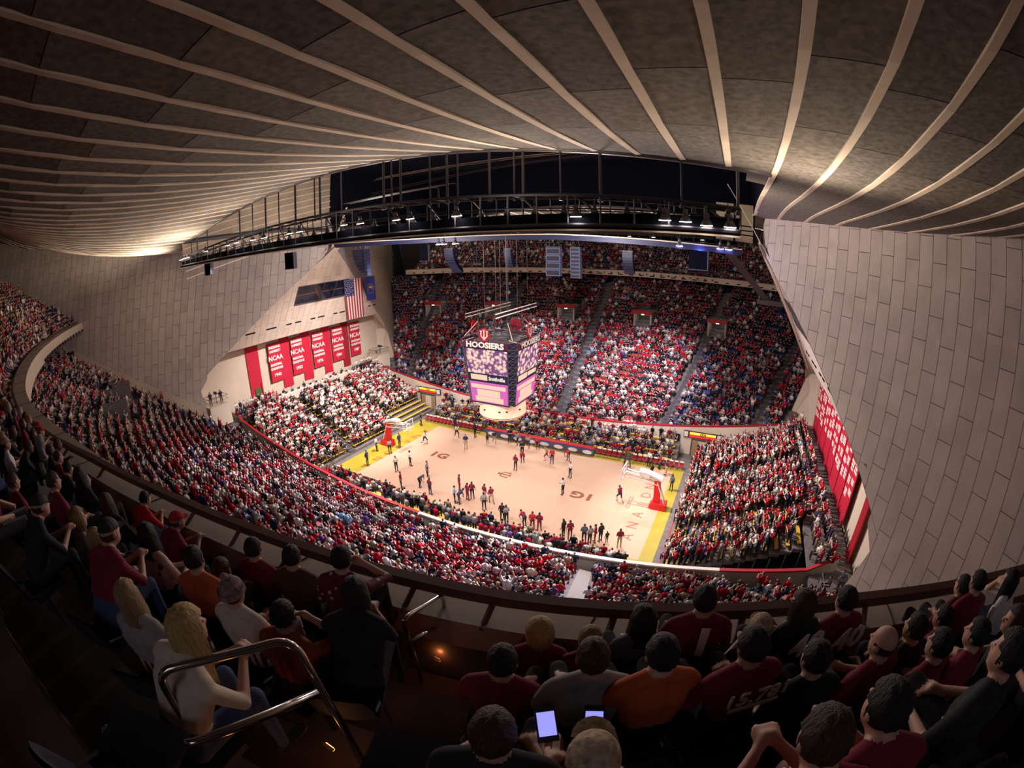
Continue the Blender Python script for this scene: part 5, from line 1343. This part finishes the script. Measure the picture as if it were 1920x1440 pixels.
for k in ('short', 'long', 'bob', 'cap', 'beanie', 'bald'): HAIR[k] = [hair_mesh(k, s_) for s_ in range(3)]
def person(var, loc, rz, shirt, pants, hair, hc, skin, label, group=None, sc=1.):
    me, Hd = BD[var]
    o = bpy.data.objects.new('person', me); C.objects.link(o); o.location = loc; o.rotation_euler = (0, 0, rz); o.scale = (sc, sc, sc)
    for i, m in enumerate((SKIN[skin], cloth(shirt), cloth(pants), cloth('black'), EYE)):
        o.material_slots[i].link = 'OBJECT'; o.material_slots[i].material = m
    prop(o, label, 'person', group)
    kind = {'cap': 'cap', 'beanie': 'knit_hat'}.get(hair, 'hair')
    h = bpy.data.objects.new(kind, HAIR[hair][random.randrange(3)]); C.objects.link(h); h.parent = o; h.location = Hd
    if var == 'sitf': h.rotation_euler = (0, 0, .25)
    if var in ('lean', 'bend'): h.rotation_euler = (-.18, 0, 0)
    h.material_slots[0].link = 'OBJECT'; h.material_slots[0].material = hairmat(hc)
    if hair in ('cap', 'beanie'):
        u = bpy.data.objects.new('hair', HAIR['bald'][0]); C.objects.link(u); u.parent = o; u.location = Hd+Vector((0, 0, -.01)); u.material_slots[0].link = 'OBJECT'; u.material_slots[0].material = hairmat('brown')
    return o
def stadium_seat(loc, rz, label, grp):
    global SEAT0
    if SEAT0 is None:
        r = empty('stadium_seat', loc, rz, label, 'seat', grp)
        b = MB(); pts = [(-.22, .38, .44), (.22, .38, .44), (.22, -.02, .42), (-.22, -.02, .42)]; b.prism(pts, (0, 0, -.05)); b.build('seat_pan', cloth('dark'), r)
        b = MB(); n = 8; vs = []
        for i in range(n+1):
            u = -1+2*i/n
            for j in range(5):
                v = j/4; vs.append((.225*u*(1-.12*v**3), -.10-.10*v+.035*u*u, .42+.40*v-.05*v**4*u*u))
        fs = [(i*5+j, (i+1)*5+j, (i+1)*5+j+1, i*5+j+1) for i in range(n) for j in range(4)]
        b.add(vs, fs); b.add([(x, y-.025, z) for x, y, z in vs], [f[::-1] for f in fs]); b.build('backrest', cloth('dark'), r, True)
        for q in (-.2, .2): b = MB(); b.bar((q, .1, .42), (q, .12, 0), .018, 5); b.bar((q, -.12, .5), (q, .1, .4), .014, 4); b.build('leg', M['steel'], r)
        SEAT0 = r
    else:
        r = copy_tree(SEAT0); r.location = loc; r.rotation_euler = (0, 0, rz); r['label'] = label; r['group'] = grp
    return r
SEAT0 = None
def dcoord(x, y): return abs(y)+KR*x*x-ledgeE(x)
used = []; NPEOPLE = 0
for (x, y, z, sh, hr, hc, pt, var, yaw, lab) in FG:
    face = -2*KR*x*-1*0
    rz = math.atan2(2*KR*x, 1)*1.0+math.radians(-yaw) if 0 else math.radians(yaw)*-1*0+math.radians(12+(-yaw if x < 20.2 else yaw)*.9)
    if hr in ('long', 'bob') and var == 'sit': var2 = 'sitf'
    else: var2 = var
    me, Hd = BD[var2]; cs, sn = math.cos(rz), math.sin(rz)
    sc = 1.0 if 'child' not in lab else .85
    bx_ = x-(Hd.x*cs-Hd.y*sn)*sc; by_ = y-(Hd.x*sn+Hd.y*cs)*sc; bz_ = z-(Hd.z+.0)*sc
    o = person(var2, (bx_, by_, bz_), rz, sh, pt, hr, hc, 0 if random.random() < .8 else 1, lab, None, sc)
    used.append((bx_, by_))
    stadium_seat((bx_, by_-.16, bz_), rz, 'dark seat under the %s' % ' '.join(lab.split()[:9]), 'occupied seats around the aisle rails')
    up = Vector((0, 0, 1))
    if 'number 1 ' in lab: text('jersey_number', '1', (0, -.165, .97), (PI/2-.05, 0, 0), .36, cloth('white'), o, .004, .012)
    if 'number 40' in lab: text('jersey_number', '40', (0, -.165, .97), (PI/2-.05, 0, 0), .30, cloth('white'), o, .004, .010)
    if '15,781' in lab:
        text('shirt_print', '15,781', (.0, -.165, 1.02), (PI/2-.05, 0, 0), .15, cloth('cream'), o, .004, .002); b = MB(); b.box((.0, -.165, .93), (.30, .01, .025)); u = b.build('shirt_print_line', cloth('cream')); u.parent = o
    NPEOPLE += 1
def phone(loc, rz, label):
    r = empty('phone', loc, rz, label, 'phone')
    b = MB(); Mx = Matrix.Rotation(.5, 3, 'X'); b.box((0, 0, 0), (.078, .15, .012), M=Mx); b.build('case', M['phonecase'], r)
    b = MB(); b.box((0, -.004, .008), (.066, .10, .004), M=Mx); b.build('screen', M['phone'], r)
    return r
phone((21.25, -37.84, 22.64), .6, 'lit phone tilted in the hands of the cropped haired man')
phone((21.41, -37.77, 22.64), .35, 'lit phone held upright over the candy striped trousers')
for (x, y, c, v, lab) in CT:
    var = {'stand': random.choice(('stand', 'folded', 'stand')), 'run': 'run', 'lean': 'bend'}[v]
    rz = math.atan2(-(0-x), (0-y))+random.uniform(-.8, .8)
    person(var, (x, y, .03 if abs(y) < 9 else .2), rz, c, 'black' if c in ('white', 'black', 'slate', 'grey', 'sky') else random.choice(('navy', 'black', 'wine', 'tan')), random.choice(('short', 'short', 'cap' if 0 else 'short')), random.choice(('black', 'brown')), random.choice((0, 1, 2)), lab, None, 1.13 if 'small' not in lab and 'child' not in lab else .7)
    NPEOPLE += 1

# ---------------------------------------------------------------- crowd candidates (every seat in the hall)
def proj(P):
    v = cam_inv @ Vector(P); s_ = math.hypot(v.x, v.y); th = math.atan2(s_, -v.z); r = 866.43*(th-.0163*th**3)
    return 960+r*v.x/s_, 720-r*v.y/s_
from mathutils import Euler
cam_inv = (Matrix.Translation(CAM) @ Euler(ROT).to_matrix().to_4x4()).inverted()
cand = []      # x,y,z,rz,zone,stand
def jit(s_=.06): return random.uniform(-s_, s_)
for sy, zn in ((-1, 'near'), (1, 'far')):
    for i, (y0, z, xl) in enumerate(MR):
        if i == 0: continue
        x = -xl+.3+random.random()*.3
        while x < xl-.3:
            yy = y0+.3-KR*x*x
            ok = yy > 13.75 and abs(x) < wall_x(yy, z+1)-.55
            for a in AX:
                if abs(x-aisle_x(a, y0)) < .75: ok = False
            for px_ in ((-29.5, -18.5, -5.6, 7.4, 19.3) if sy > 0 else (-33, -24.5)):
                if abs(x-px_) < 1.8 and 30.6 < y0 < 36.4: ok = False
            if ok: cand.append((x+jit(.04), sy*(yy+jit(.03)), z, math.atan2(-2*KR*x*0-x*.018, 1)*1 if 0 else 0, zn, y0))
            x += .53
for sy in (1,):
    for i in range(13):
        d = 1+.85*i; z = 19.0+.45*i
        for x in np.arange(-37.5, 37.5, .55):
            y = 38.9+d+.35-KR*x*x
            if abs(x) < wall_x(y, z)-.6: cand.append((x+jit(), y, z, 0, 'farbal', d))
nearb = []
for i in range(0, 20):
    d = 1.04+.85*i; z = bal_floor(1.4+.85*i)
    for x in np.arange(-50, 42, .56):
        y = -(ledgeE(x)+d+.35-KR*x*x)
        if abs(x) > wall_x(y, z)-.7 or (18.75 < x < 20.1 and y > -42): continue
        dist = math.dist((x, y, z+1), CAM)
        if dist < 3.6 or (y < -38.9 and x > 16 and dist < 7) or (abs(x-CAM[0]) < 1.3 and y < -38.0): continue
        if any(math.hypot(x-u[0], y-u[1]) < .62 for u in used): continue
        nearb.append((x+jit(.05), y+jit(.04), z, 0, 'nearbal', d))
for s, zn in ((-1, 'band'), (1, 'student')):
    W_ = (-9.9, 12.6) if s > 0 else (-12.7, 12.6)
    for i in range(13):
        ax = 18.9+.82*i; z = end_floor(ax)+.12
        for y in np.arange(W_[0]+.3, W_[1]-.2, .50):
            if any(abs(y-a) < .7 for a in ((-4.4, 4.4) if s < 0 else (-5, 4))): continue
            if s > 0 and y < -7 and i > 4 and random.random() < .45: continue
            if s < 0 and y > 5 and i < 3: continue
            cand.append((s*(ax+.40+jit(.05)), y+jit(.06), z, 0, zn, i))
            if random.random() < (.75 if s > 0 else .55): cand.append((s*(ax+.78+jit(.06)), y+.22+jit(.08), z+.2, 0, zn, i))
    for i in range(2):
        for y in np.arange(-13, 13, .6):
            if s < 0 and -6.9 < y < 8: continue
            cand.append((s*(30.2+.9*i), y, 5.3+.35*i, 0, zn+'top', i))
for sy in (-1, 1):
    for i in range(4):
        for x in np.arange(-16.3, 16.3, .55):
            if random.random() < .12: continue
            cand.append((x+jit(), sy*(9.95+.85*i), .25+.44*i, 0, 'court', i))
PAL = [('white', .19), ('black', .18), ('crimson', .14), ('red', .08), ('wine', .10), ('navy', .12), ('grey', .11), ('cream', .05), ('tan', .02), ('purple', .02), ('sky', .01), ('pink', .01)]
PALZ = {'band': [('white', .34), ('cream', .10), ('crimson', .16), ('red', .06), ('black', .24), ('navy', .06), ('grey', .04)],
        'student': [('crimson', .24), ('white', .20), ('red', .14), ('navy', .10), ('grey', .10), ('black', .12), ('wine', .06), ('purple', .02), ('sky', .02)],
        'farbal': [('black', .3), ('navy', .2), ('wine', .15), ('grey', .12), ('white', .12), ('crimson', .11)]}
def pick(pal):
    r = random.random()*sum(p[1] for p in pal)
    for n_, w_ in pal:
        r -= w_
        if r <= 0: return n_
    return pal[0][0]
def zone_of(zn): return 'band' if zn.startswith('band') else 'student' if zn.startswith('student') else zn
def facing(x, y): return math.atan2(x, -y) if abs(x) < 1e9 else 0
def face_rz(x, y, zn):
    if zn in ('near', 'nearbal', 'court', 'far', 'farbal'):
        sgn = 1 if y < 0 else -1
        tx, ty = -x*.35, -y
    else: tx, ty = -x, -y*.4
    return math.atan2(-tx, ty)
# individuals: largest in view
alls = []
for c_ in cand+nearb:
    px_, py_ = proj((c_[0], c_[1], c_[2]+1.1))
    dist = math.dist((c_[0], c_[1], c_[2]+1.1), CAM)
    alls.append((dist, px_, py_, c_))
railpts = [bal_pt(x, railoff(x), 21.17) for x in np.linspace(-43, 38, 120)]
rp = sorted(proj(p) for p in railpts); rx = np.array([p[0] for p in rp]); ry = np.array([p[1] for p in rp])
vis = []
rest_c = []
for t in alls:
    dist, px_, py_, c_ = t
    inside = -20 < px_ < 1940 and -20 < py_ < 1460
    if c_[4] == 'nearbal': ok = inside
    else: ok = inside and (px_ < 120 or py_ < np.interp(px_, rx, ry)-4)
    (vis if ok else rest_c).append(t)
vis.sort(key=lambda t: t[0])
NIND = 300-NPEOPLE
ZL = {'near': 'lower stand below the rail', 'nearbal': 'dark near balcony', 'court': 'courtside bleachers', 'far': 'far stand', 'band': 'band end', 'student': 'student end', 'farbal': 'far balcony'}
crowd_list = [t[3] for t in vis[NIND:]]+[t[3] for t in rest_c]
ncount = 0
for t in vis[:NIND]:
    x, y, z, _, zn, row = t[3]; zz = zone_of(zn)
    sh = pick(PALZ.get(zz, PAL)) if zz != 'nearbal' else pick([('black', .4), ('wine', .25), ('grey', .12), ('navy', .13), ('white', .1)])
    sh = {'crimson': 'crimson'}.get(sh, sh); hr = random.choice(('short', 'short', 'long', 'cap', 'bob', 'short')); hc = random.choice(('black', 'brown', 'brown', 'blond', 'grey')) if hr != 'cap' else random.choice(('tan', 'red', 'black'))
    var = random.choice(('sit', 'sitf', 'lean', 'sit')) if zz != 'student' else random.choice(('stand', 'wave', 'folded'))
    hw_ = {'long': 'long %s hair' % hc, 'short': 'short %s hair' % hc, 'bob': '%s bobbed hair' % hc, 'cap': 'a %s cap' % hc}[hr]
    lab = '%s top spectator with %s, %s' % (sh, hw_, ZL.get(zz, 'stand'))
    person(var, (x, y, z+.0), face_rz(x, y, zz), sh, random.choice(('dark', 'denim', 'black', 'tan')), hr, hc, random.choice((0, 0, 1, 2)), lab, 'seated spectators in %s tops with %s in the %s' % (sh, hw_, ZL.get(zz, 'stand')))
    ncount += 1
print('individual people', NPEOPLE+ncount, 'crowd', len(crowd_list))

# ---------------------------------------------------------------- crowd as one mesh
def tmpl(standing, arms=0):
    """low-poly spectator; returns verts, quads/tris as list, face tags (0 skin,1 shirt,2 pants,3 hair)"""
    vs = []; fs = []; tg = []
    def lump(c, r, tag, n=6, top=True):
        k = len(vs); rows = ((-.62, .62), (0, 1), (.62, .66)) 
        vs.append((c[0], c[1], c[2]-r[2]))
        for zf, rf in rows:
            for i in range(n): a = 2*PI*i/n; vs.append((c[0]+r[0]*rf*math.cos(a), c[1]+r[1]*rf*math.sin(a), c[2]+r[2]*zf))
        vs.append((c[0], c[1], c[2]+r[2]))
        T = tag if isinstance(tag, tuple) else (tag,)*4
        for i in range(n): fs.append((k, k+1+(i+1) % n, k+1+i)); tg.append(T[0])
        for r_ in range(2):
            for i in range(n): b_ = k+1+r_*n; fs.append((b_+i, b_+(i+1) % n, b_+n+(i+1) % n, b_+n+i)); back = math.sin(2*PI*(i+.5)/n) < .1; tg.append(3 if (T[0] == 0 and back) else T[1+r_])
        for i in range(n): b_ = k+1+2*n; fs.append((b_+i, b_+(i+1) % n, len(vs)-1)); tg.append(T[3])
    def limb(a, b, ra, rb, tag, n=4):
        a = Vector(a); b = Vector(b); q = (b-a).to_track_quat('Z', 'Y'); k = len(vs)
        for P, r_ in ((a, ra), (b, rb)):
            for i in range(n): t = 2*PI*(i+.5)/n; v = P+q @ Vector((math.cos(t)*r_, math.sin(t)*r_, 0)); vs.append(tuple(v))
        for i in range(n): fs.append((k+i, k+(i+1) % n, k+n+(i+1) % n, k+n+i)); tg.append(tag)
        fs.append((k+n, k+n+1, k+n+2, k+n+3)); tg.append(tag)
    if standing:
        lump((0, .03, 1.62), (.085, .10, .125), (0, 0, 0, 3)); limb((-.09, 0, 1.40), (-.07, 0, .92), .15, .12, 1); limb((.09, 0, 1.40), (.07, 0, .92), .15, .12, 1)
        lump((0, 0, 1.32), (.22, .13, .18), 1)
        for q in (-1, 1):
            limb((q*.1, 0, .95), (q*.11, .02, .05), .10, .06, 2)
            if arms == 1: limb((q*.22, 0, 1.38), (q*.26, .18, 1.22), .055, .045, 1); limb((q*.26, .18, 1.22), (q*.05, .32, 1.38), .045, .04, 0)
            elif arms == 2: limb((q*.2, 0, 1.4), (q*.3, .05, 1.68), .055, .045, 1); limb((q*.3, .05, 1.68), (q*.22, .1, 1.95), .04, .035, 0)
            else: limb((q*.22, 0, 1.38), (q*.26, .02, 1.10), .055, .045, 1); limb((q*.26, .02, 1.10), (q*.20, .16, .92), .045, .035, 0)
    else:
        lump((0, .07, 1.20), (.085, .10, .125), (0, 0, 0, 3)); lump((0, .0, .90), (.22, .14, .22), 1); limb((0, .0, .95), (0, -.02, .48), .19, .17, 1)
        for q in (-1, 1):
            limb((q*.1, 0, .54), (q*.12, .44, .56), .10, .075, 2); limb((q*.12, .44, .56), (q*.13, .44, .05), .07, .05, 2)
            if arms: limb((q*.22, .02, .98), (q*.26, .12, .78), .055, .045, 1); limb((q*.26, .12, .78), (q*.04, .32, .96), .045, .035, 0)
            else: limb((q*.22, .02, .98), (q*.26, .06, .74), .055, .045, 1); limb((q*.26, .06, .74), (q*.12, .30, .66), .045, .035, 0)
    return np.array(vs), fs, np.array(tg)
TM = [tmpl(False), tmpl(False, 1), tmpl(True), tmpl(True, 1), tmpl(True, 2)]
hair_c = np.array([(.015, .012, .014), (.05, .028, .018), (.10, .06, .035), (.34, .24, .13), (.35, .33, .32), (.5, .03, .05), (.6, .58, .56)])
skin_c = np.array([(.62, .38, .29), (.55, .33, .25), (.20, .10, .07)])
pant_c = np.array([(.02, .02, .03), (.04, .055, .13), (.03, .03, .04), (.30, .23, .17), (.10, .10, .12)])
buckets = {i: [] for i in range(5)}; seatl = []
NS = 9
for (x, y, z, _, zn, row) in crowd_list:
    zz = zone_of(zn)
    fill = {'near': .95, 'far': .93, 'farbal': .9, 'nearbal': .9, 'band': .95, 'student': .90, 'court': .93}[zz]
    # sparse pockets of empty seats
    if zz == 'far': fill -= .38*max(0, math.sin(x*.55+row*.3)*math.sin(row*1.9+x*.16))
    empty_ = random.random() > fill
    if zz in ('far', 'near', 'farbal') : seatl.append((x, y, z, zz, row))
    if empty_: continue
    u = random.random()
    if zz in ('student',): k = 2 if u < .45 else 3 if u < .85 else 0
    elif zz == 'band': k = 2 if u < .45 else 3 if u < .9 else 0
    elif zz == 'court': k = 0 if u < .8 else 2
    else: k = 0 if u < .58 else 1 if u < .86 else 2 if u < .95 else 3 if u < .99 else 4
    pal = PALZ.get(zz, PAL); sh = pick(pal)
    if zz == 'far':
        clus = math.sin(x*.33+1.3)*math.sin(row*.42+.7)+.5*math.sin(x*.9)
        if 22 < row < 31 and random.random() < .16+.25*clus: sh = random.choice(('red', 'red', 'crimson'))
        if row > 31 and random.random() < .6: sh = random.choice(('black', 'navy', 'black', 'wine'))
    if zz == 'near' and random.random() < .06+.16*math.sin(x*.3+row*.25): sh = random.choice(('red', 'crimson', 'red'))
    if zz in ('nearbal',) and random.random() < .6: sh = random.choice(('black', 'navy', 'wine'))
    buckets[k].append((x, y, z, face_rz(x, y, zz)+random.uniform(-.35, .35), sh, random.randrange(7) if random.random() > .5 else random.randrange(3), min(2, int(random.random()*3.0*.8)), random.randrange(5)))
AV = []; AL = []; LS = []; COLS = []; base = 0
for k, lst in buckets.items():
    if not lst: continue
    tv, tf, tt = TM[k]; n = len(lst); nv = len(tv)
    A = np.array([(l[0], l[1], l[2], l[3]) for l in lst]); sc = RNG.uniform(1.0, 1.14, n)
    lean_ = RNG.uniform(-.06, .10, n) if k < 2 else RNG.uniform(-.04, .04, n)
    cs, sn = np.cos(A[:, 3]), np.sin(A[:, 3])
    V = np.repeat(tv[None], n, 0)*sc[:, None, None]
    V[:, :, 1] += lean_[:, None]*V[:, :, 2]*1.1-lean_[:, None]*.4
    X = A[:, 0, None]+V[:, :, 0]*cs[:, None]-V[:, :, 1]*sn[:, None]; Y = A[:, 1, None]+V[:, :, 0]*sn[:, None]+V[:, :, 1]*cs[:, None]; Z = A[:, 2, None]+V[:, :, 2]
    AV.append(np.stack([X, Y, Z], 2).reshape(-1, 3))
    sizes = np.array([len(f) for f in tf]); flat = np.concatenate([np.array(f) for f in tf])
    AL.append((flat[None]+(base+np.arange(n)*nv)[:, None]).ravel()); LS.append(np.tile(sizes, n)); base += n*nv
    shc = np.array([COL[l[4]] for l in lst])*RNG.uniform(.75, 1.2, (n, 1)); cc = np.stack([skin_c[[l[6] for l in lst]], shc, pant_c[[l[7] for l in lst]], hair_c[[l[5] for l in lst]]], 1)
    COLS.append(cc[:, tt, :].reshape(-1, 3))
def bulk(name, V, L, sz, cols, m):
    me = bpy.data.meshes.new(name); me.vertices.add(len(V)); me.vertices.foreach_set('co', V.astype(np.float32).ravel())
    me.loops.add(len(L)); me.loops.foreach_set('vertex_index', L.astype(np.int32)); me.polygons.add(len(sz))
    me.polygons.foreach_set('loop_start', np.concatenate([[0], np.cumsum(sz)[:-1]]).astype(np.int32)); me.update(calc_edges=True)
    at = me.attributes.new('col', 'FLOAT_COLOR', 'FACE'); at.data.foreach_set('color', np.concatenate([cols, np.ones((len(cols), 1))], 1).astype(np.float32).ravel())
    me.materials.append(m); o = bpy.data.objects.new(name, me); C.objects.link(o); return o
o = bulk('crowd', np.concatenate(AV), np.concatenate(AL), np.concatenate(LS), np.clip(np.concatenate(COLS), 0, 1), M['crowd'])
prop(o, 'dense crowd of spectators in white, crimson and dark clothes filling the stands', 'crowd', None, 'stuff')
print('crowd faces', len(o.data.polygons))
# stadium seats as one mesh (beyond the nearest, which are built one by one)
sv = np.array([(-.23, -.16, .44), (.23, -.16, .44), (.23, -.24, .86), (-.23, -.24, .86), (-.23, .26, .46), (.23, .26, .46), (.23, -.14, .40), (-.23, -.14, .40)], float)
sf = [(0, 1, 2, 3), (4, 5, 1, 0), (4, 5, 6, 7)]
n = len(seatl); A = np.array([(a, b, c) for a, b, c, _, _ in seatl]); rz = np.array([face_rz(a, b, 'far') for a, b, _, _, _ in seatl]); cs, sn = np.cos(rz), np.sin(rz)
X = A[:, 0, None]+sv[None, :, 0]*cs[:, None]-sv[None, :, 1]*sn[:, None]; Y = A[:, 1, None]+sv[None, :, 0]*sn[:, None]+sv[None, :, 1]*cs[:, None]; Z = A[:, 2, None]+sv[None, :, 2]+X*0
V = np.stack([X, Y, Z], 2).reshape(-1, 3); flat = np.array(sf).ravel(); L = (flat[None]+(np.arange(n)*8)[:, None]).ravel(); sz = np.full(n*3, 4)
sc_ = []
for a, b, c, zz, row in seatl:
    if zz == 'farbal' or (b > 0 and (a > aisle_x(14, row) or a < aisle_x(-12, row))) or (b < 0 and abs(a) > aisle_x(24, row)): k = (.03, .045, .16)
    elif b < 0: k = (.30, .06, .045)
    else: k = (.24, .03, .028)
    sc_ += [k]*3
o = bulk('stadium_seats', V, L, sz, np.array(sc_), M['seats']); prop(o, 'rows of blue and orange red plastic stadium seats under the crowd', 'seats', None, 'stuff')
# people on the camera platforms and at the press tables
k = 0
for (x, y, z, dirx, lab) in [(-31.3, -16.4, 8.15, 1, 'camera operator in black on the white corner platform'), (-31.0, -15.0, 8.15, 1, 'assistant in black on the white corner platform'), (31.2, -16.3, 5.3, -1, 'camera operator in black on the crowded platform'), (30.8, -15.0, 5.3, -1, 'seated technician in dark clothes on the crowded platform'), (31.6, -14.8, 5.3, -1, 'standing technician in navy on the crowded platform')]:
    person('stand' if 'seated' not in lab else 'sit', (x, y, z-.1), -PI/2*dirx, 'black' if 'navy' not in lab else 'navy', 'black', 'short', 'black', 0, lab)
for k9, y in enumerate((-5.9, -4.7, -3.2, -1.0, .8, 3.4, 4.9, 6.6)):
    person('sit', (-31.9, y, 5.45), -PI/2, random.choice(('black', 'grey', 'white', 'wine')), 'black', 'short', 'black', 0, 'reporter seated at the press tables, %s from the green door' % nth(k9), 'reporters at the press tables')
# brass band instruments
def sousaphone(P, rz, label):
    global SO
    if SO is None:
        r = empty('sousaphone', P, rz, label, 'instrument', 'sousaphones held by the band')
        b = MB(); prof = [(.10, 0), (.12, .10), (.20, .18), (.34, .22)]; n = 16
        for (r0, d0), (r1, d1) in zip(prof, prof[1:]):
            b.add([(r0*math.cos(2*PI*i/n), d0, 1.9+r0*math.sin(2*PI*i/n)) for i in range(n)]+[(r1*math.cos(2*PI*i/n), d1, 1.9+r1*math.sin(2*PI*i/n)) for i in range(n)], [(i, (i+1) % n, n+(i+1) % n, n+i) for i in range(n)])
        b.build('bell', M['white'], r, True)
        b = MB(); b.tube([(.36*math.cos(t), -.1+.12*math.cos(t), 1.25+.42*math.sin(t)) for t in np.linspace(.6, 6.6, 18)], .05, 6); b.tube([(.05, 0, 1.9), (.1, -.18, 1.75), (.3, -.1, 1.5)], .06, 6); b.build('tubing', mat('brass', (.55, .38, .12), .3, .8), r, True)
        SO = r
    else: r = copy_tree(SO); r.location = P; r.rotation_euler = (0, 0, rz); r['label'] = label
    return r
SO = None
for i, y in ((9, -2.2), (9, -.6), (9, 1.0), (10, -1.4), (10, .4), (8, -2.9), (6, 3.2), (5, 5.6), (3, 2.4), (2, .2)):
    ax = 18.9+.82*i+.3; sousaphone((-ax, y, end_floor(ax)), -PI/2, 'white belled sousaphone raised among the brass band')

# ---------------------------------------------------------------- aisle rails and step lights by the camera
def handrail(name, loops, r, label):
    t = empty(name, loops[0][0], 0, label, 'handrail'); o0 = Vector(loops[0][0])
    for nm, pts, rad in loops: pass
    return t
def railobj(label, parts, r=.022):
    o0 = Vector(parts[0][1][0]); t = empty('handrail', o0, 0, label, 'handrail')
    for nm, pts, rad in parts:
        b = MB(); b.tube([p-o0 for p in rounded([Vector(p) for p in pts], rad)], r, 10); b.build(nm, M['chrome'] if nm != 'leg' else M['rail'], t, True)
    return t
A1, B1 = Vector((19.53, -36.80, 20.42)), Vector((19.43, -36.20, 20.12))
railobj('small chrome handrail loop standing on the aisle steps below the parapet', [
    ('top_loop', [A1+Vector((0, .0, .45)), A1+Vector((0, 0, .98)), B1+Vector((0, .08, .98)), B1+Vector((0, .06, .05))], .12),
    ('lower_bar', [A1+Vector((0, .0, .66)), B1+Vector((0, .02, .60))], .02), ('leg', [A1+Vector((0, 0, .95)), A1+Vector((0, .04, 0))], .02)])
railobj('long chrome handrail loop across the left side of the aisle', [
    ('top_loop', [(19.90, -38.80, 21.9), (19.86, -38.70, 22.74), (20.14, -38.07, 22.70), (20.34, -38.13, 22.2), (20.46, -38.2, 21.4)], .11),
    ('lower_bar', [(19.90, -38.80, 22.40), (20.14, -38.80, 22.56), (20.31, -38.15, 22.50)], .05), ('leg', [(19.90, -38.80, 22.0), (19.90, -38.80, 21.2)], .02)])
railobj('fragment of a chrome handrail in the dark lower left', [('top_loop', [(20.45, -39.25, 22.5), (20.40, -39.05, 22.75), (20.36, -39.15, 22.9)], .03)], .012)
for x, y, z in ((19.45, -37.35, 20.98), (19.5, -36.45, 20.45), (19.9, -38.1, 21.4), (20.2, -38.7, 21.8)):
    r = empty('step_light', (x, y, z), 0, 'small amber light glowing on the aisle step edge', 'step light', 'amber step lights of the aisle')
    b = MB(); b.box((0, 0, 0), (.07, .02, .03)); b.build('lens', M['stepglow'], r); b = MB(); b.box((0, -.012, .02), (.1, .03, .012)); b.build('cover', M['steel'], r)
    lamp('POINT', 'step_glow', (x, y+.06, z+.05), (x, y, z-1), .45, (1, .36, .10), .03)
# two empty seats close to the camera
stadium_seat((20.72, -38.25, 21.62), .3, 'empty dark stadium seat with curved back beside the lit phone holder', 'empty seats beside the aisle')
stadium_seat((20.05, -39.2, 22.1), .5, 'large empty stadium seat with curved back in the dark lower left', 'empty seats beside the aisle')
bpy.context.view_layer.update()
